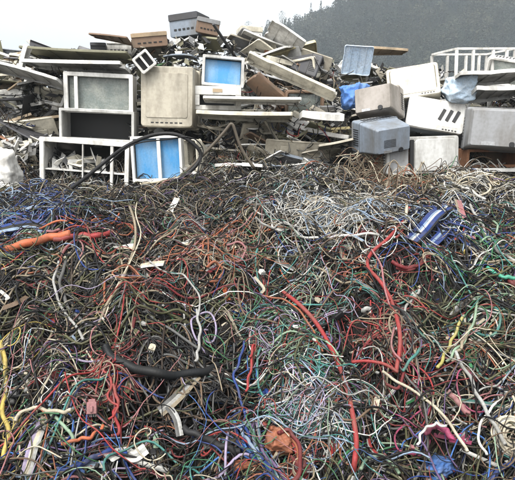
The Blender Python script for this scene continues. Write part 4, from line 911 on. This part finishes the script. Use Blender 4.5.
connector('tan block connector near the brown looping cable', 376, 404, (.03, .06, .025), 'cream', 4, (R(60), R(10), R(-15)))
# coil of cream cable at the edge
p = surf(513, 436, .05); cr = empty('cable_coil', p, (R(48), 0, R(-8))); tag(cr, 'cream cable wound in a flat round coil at the edge below the diagonal white cable', 'coil')
a = np.linspace(0, 2*PI*6.2, 260)
MB().tube(np.stack([(.022+.0098*a/2/PI+.006*np.sin(a*.83)+.003*np.sin(a*2.3))*np.cos(a), (.022+.0098*a/2/PI+.006*np.sin(a*.61+1))*np.sin(a)*1.15, .012*np.sin(a*1.3)+.008*np.sin(a*.47)], -1), .0055, 7).build('winding', CM['cream'], cr, True)
MB().tube(np.stack([(.03+.009*a/2/PI)*np.cos(a+1), (.03+.009*a/2/PI)*np.sin(a+1)*1.1, -.012+.004*np.sin(a*1.1)], -1), .0048, 7).build('winding', CM['white'], cr, True)
MB().box((.06, 0, -.004), (.02, .01, .032)).build('tie', CM['black'], cr)
landmark('cream cable coil', 508, 436, 'cab')
for t_, x, y in (('purple wires', 192, 212), ('black hollow', 215, 405), ('dark wires patch', 60, 290), ('lilac wires', 312, 425), ('olive wires patch', 450, 300)): landmark(t_, x, y, 'cab')

# ---- further single cables, individually placed
rg2 = np.random.default_rng(77); made = 0; tries = 0
while made < 232 and tries < 4000:
    tries += 1
    tx, ty = rg2.uniform(-8, 523), 190+300*rg2.random()**.9
    p0 = hit(tx, ty); N = int(rg2.integers(30, 50)); L = float(rg2.uniform(.18, .7)); style = rg2.random()
    kap = rg2.normal(0, 2.4); kn = abs(rg2.normal(0, 5)); 
    if style < .07: kap = rg2.choice([-1, 1])*rg2.uniform(10, 22); L = abs(2*PI/kap)*rg2.uniform(.9, 2.0); kn = 3; shape = 'looped'
    elif style < .30: kap = rg2.normal(0, .6); kn = 2; shape = 'nearly straight'
    elif abs(kap) > 2.2: shape = 'curved'
    else: shape = 'wavy'; kn = 14
    X, Y = walk(1, N, p0[:1], p0[1:2], rg2.random(1)*2*PI, np.array([kap]), np.array([kn]), np.array([L/N]), rg2)
    X, Y = X[0], np.clip(Y[0], 1.5, 5.6); s = np.linspace(0, L, N); k_ = np.ones(7)/7
    hh = H(X, Y); hp = np.pad(hh, 3, mode='edge'); hh = np.maximum(np.convolve(hp, k_, 'valid'), H(X, Y, True)-.02)
    Z = hh+rg2.uniform(.035, .085)+.02*np.sin(s*rg2.uniform(4, 9)+rg2.random()*6)
    r = float(rg2.choice([.0036, .0046, .006, .0078, .0095], p=[.42, .32, .17, .07, .02])); P = np.stack([X, Y, Z], -1)
    cw = cweights(np.array(tx), np.array(ty)); cw = cw*np.array([.35 if c in ('black', 'charcoal', 'dark brown') else 1 for c in CN]); ci = int(rg2.choice(len(CN), p=cw/cw.sum())); cn = CN[ci]
    o = MB().tube(P, r, 8).build('cable', CM[cn], None, True); tag(o, None, 'cable', None)
    o['group'] = 'loose cables on the heap'
    extra = ''
    if rg2.random() < .22: plug(o, P[-1]-[0, 0, 0], P[-1]-P[-3], str(rg2.choice(['white', 'black', 'light grey', cn])), r*1.9+.002); extra = ' with plug'
    thick = 'thin' if r < .004 else ('thick' if r > .0055 else 'medium')
    pend(o, f"{thick} {shape} {cn} cable{extra}", P[N//2], 'cab'); made += 1
for i_ in range(46):
    tx, ty = rg2.uniform(0, 515), rg2.uniform(205, 478); a_ = rg2.random()*PI; L = rg2.uniform(8, 24); bnd = rg2.uniform(-6, 6)
    w_ = pick(np.array(tx), np.array(ty), rg2); c1 = CN[int(w_)]; c1 = str(rg2.choice(['white', 'light grey', 'cream', 'grey'])) if c1 in ('black', 'charcoal', 'dark brown') else c1
    pts = [(tx-L*math.cos(a_), ty-L*.6*math.sin(a_)), (tx+bnd, ty+bnd*.5), (tx+L*math.cos(a_), ty+L*.6*math.sin(a_))]
    k_ = len(bpy.data.objects); wd_ = rg2.uniform(.018, .04); ribbon('x', pts, wd_, [c1, c1, str(rg2.choice(['light grey', c1]))], lift=rg2.uniform(0, .05))
    o = bpy.context.scene.collection.objects[-1]; pend(o, f"{'short' if L < 15 else 'long'} {'narrow' if wd_ < .028 else 'wide'} {c1} flat strip", surf(tx, ty, .03), 'cab')
for i_ in range(34):
    tx, ty = rg2.uniform(0, 515), rg2.uniform(210, 478); a_ = rg2.random()*PI; L = rg2.uniform(12, 34); b1, b2 = rg2.uniform(-9, 9, 2)
    c1 = str(rg2.choice(['black', 'charcoal', 'grey', 'black', 'beige', 'dark red', 'blue', 'light grey', 'olive', 'green']))
    pts = [(tx-L*math.cos(a_), ty-L*.6*math.sin(a_)), (tx-L*.3*math.cos(a_)+b1, ty+b1*.6), (tx+L*.3*math.cos(a_), ty+b2*.6), (tx+L*math.cos(a_), ty+L*.6*math.sin(a_)+b2)]
    r_h = rg2.uniform(.009, .015); o = hcable('x', pts, r_h, c1, float(rg2.uniform(-.01, .03)), name='hose', cat='hose', group='cut hose lengths on the heap')
    MB().tube(np.array([o.data.vertices[0].co, o.data.vertices[0].co])+0, .001, 4) if False else None
    pend(o, f"{'short' if L < 22 else 'long'} thick {c1} hose end", surf(tx, ty, .03), 'cab')
finish_labels()
print('FILLER', npl, 'cables', made)
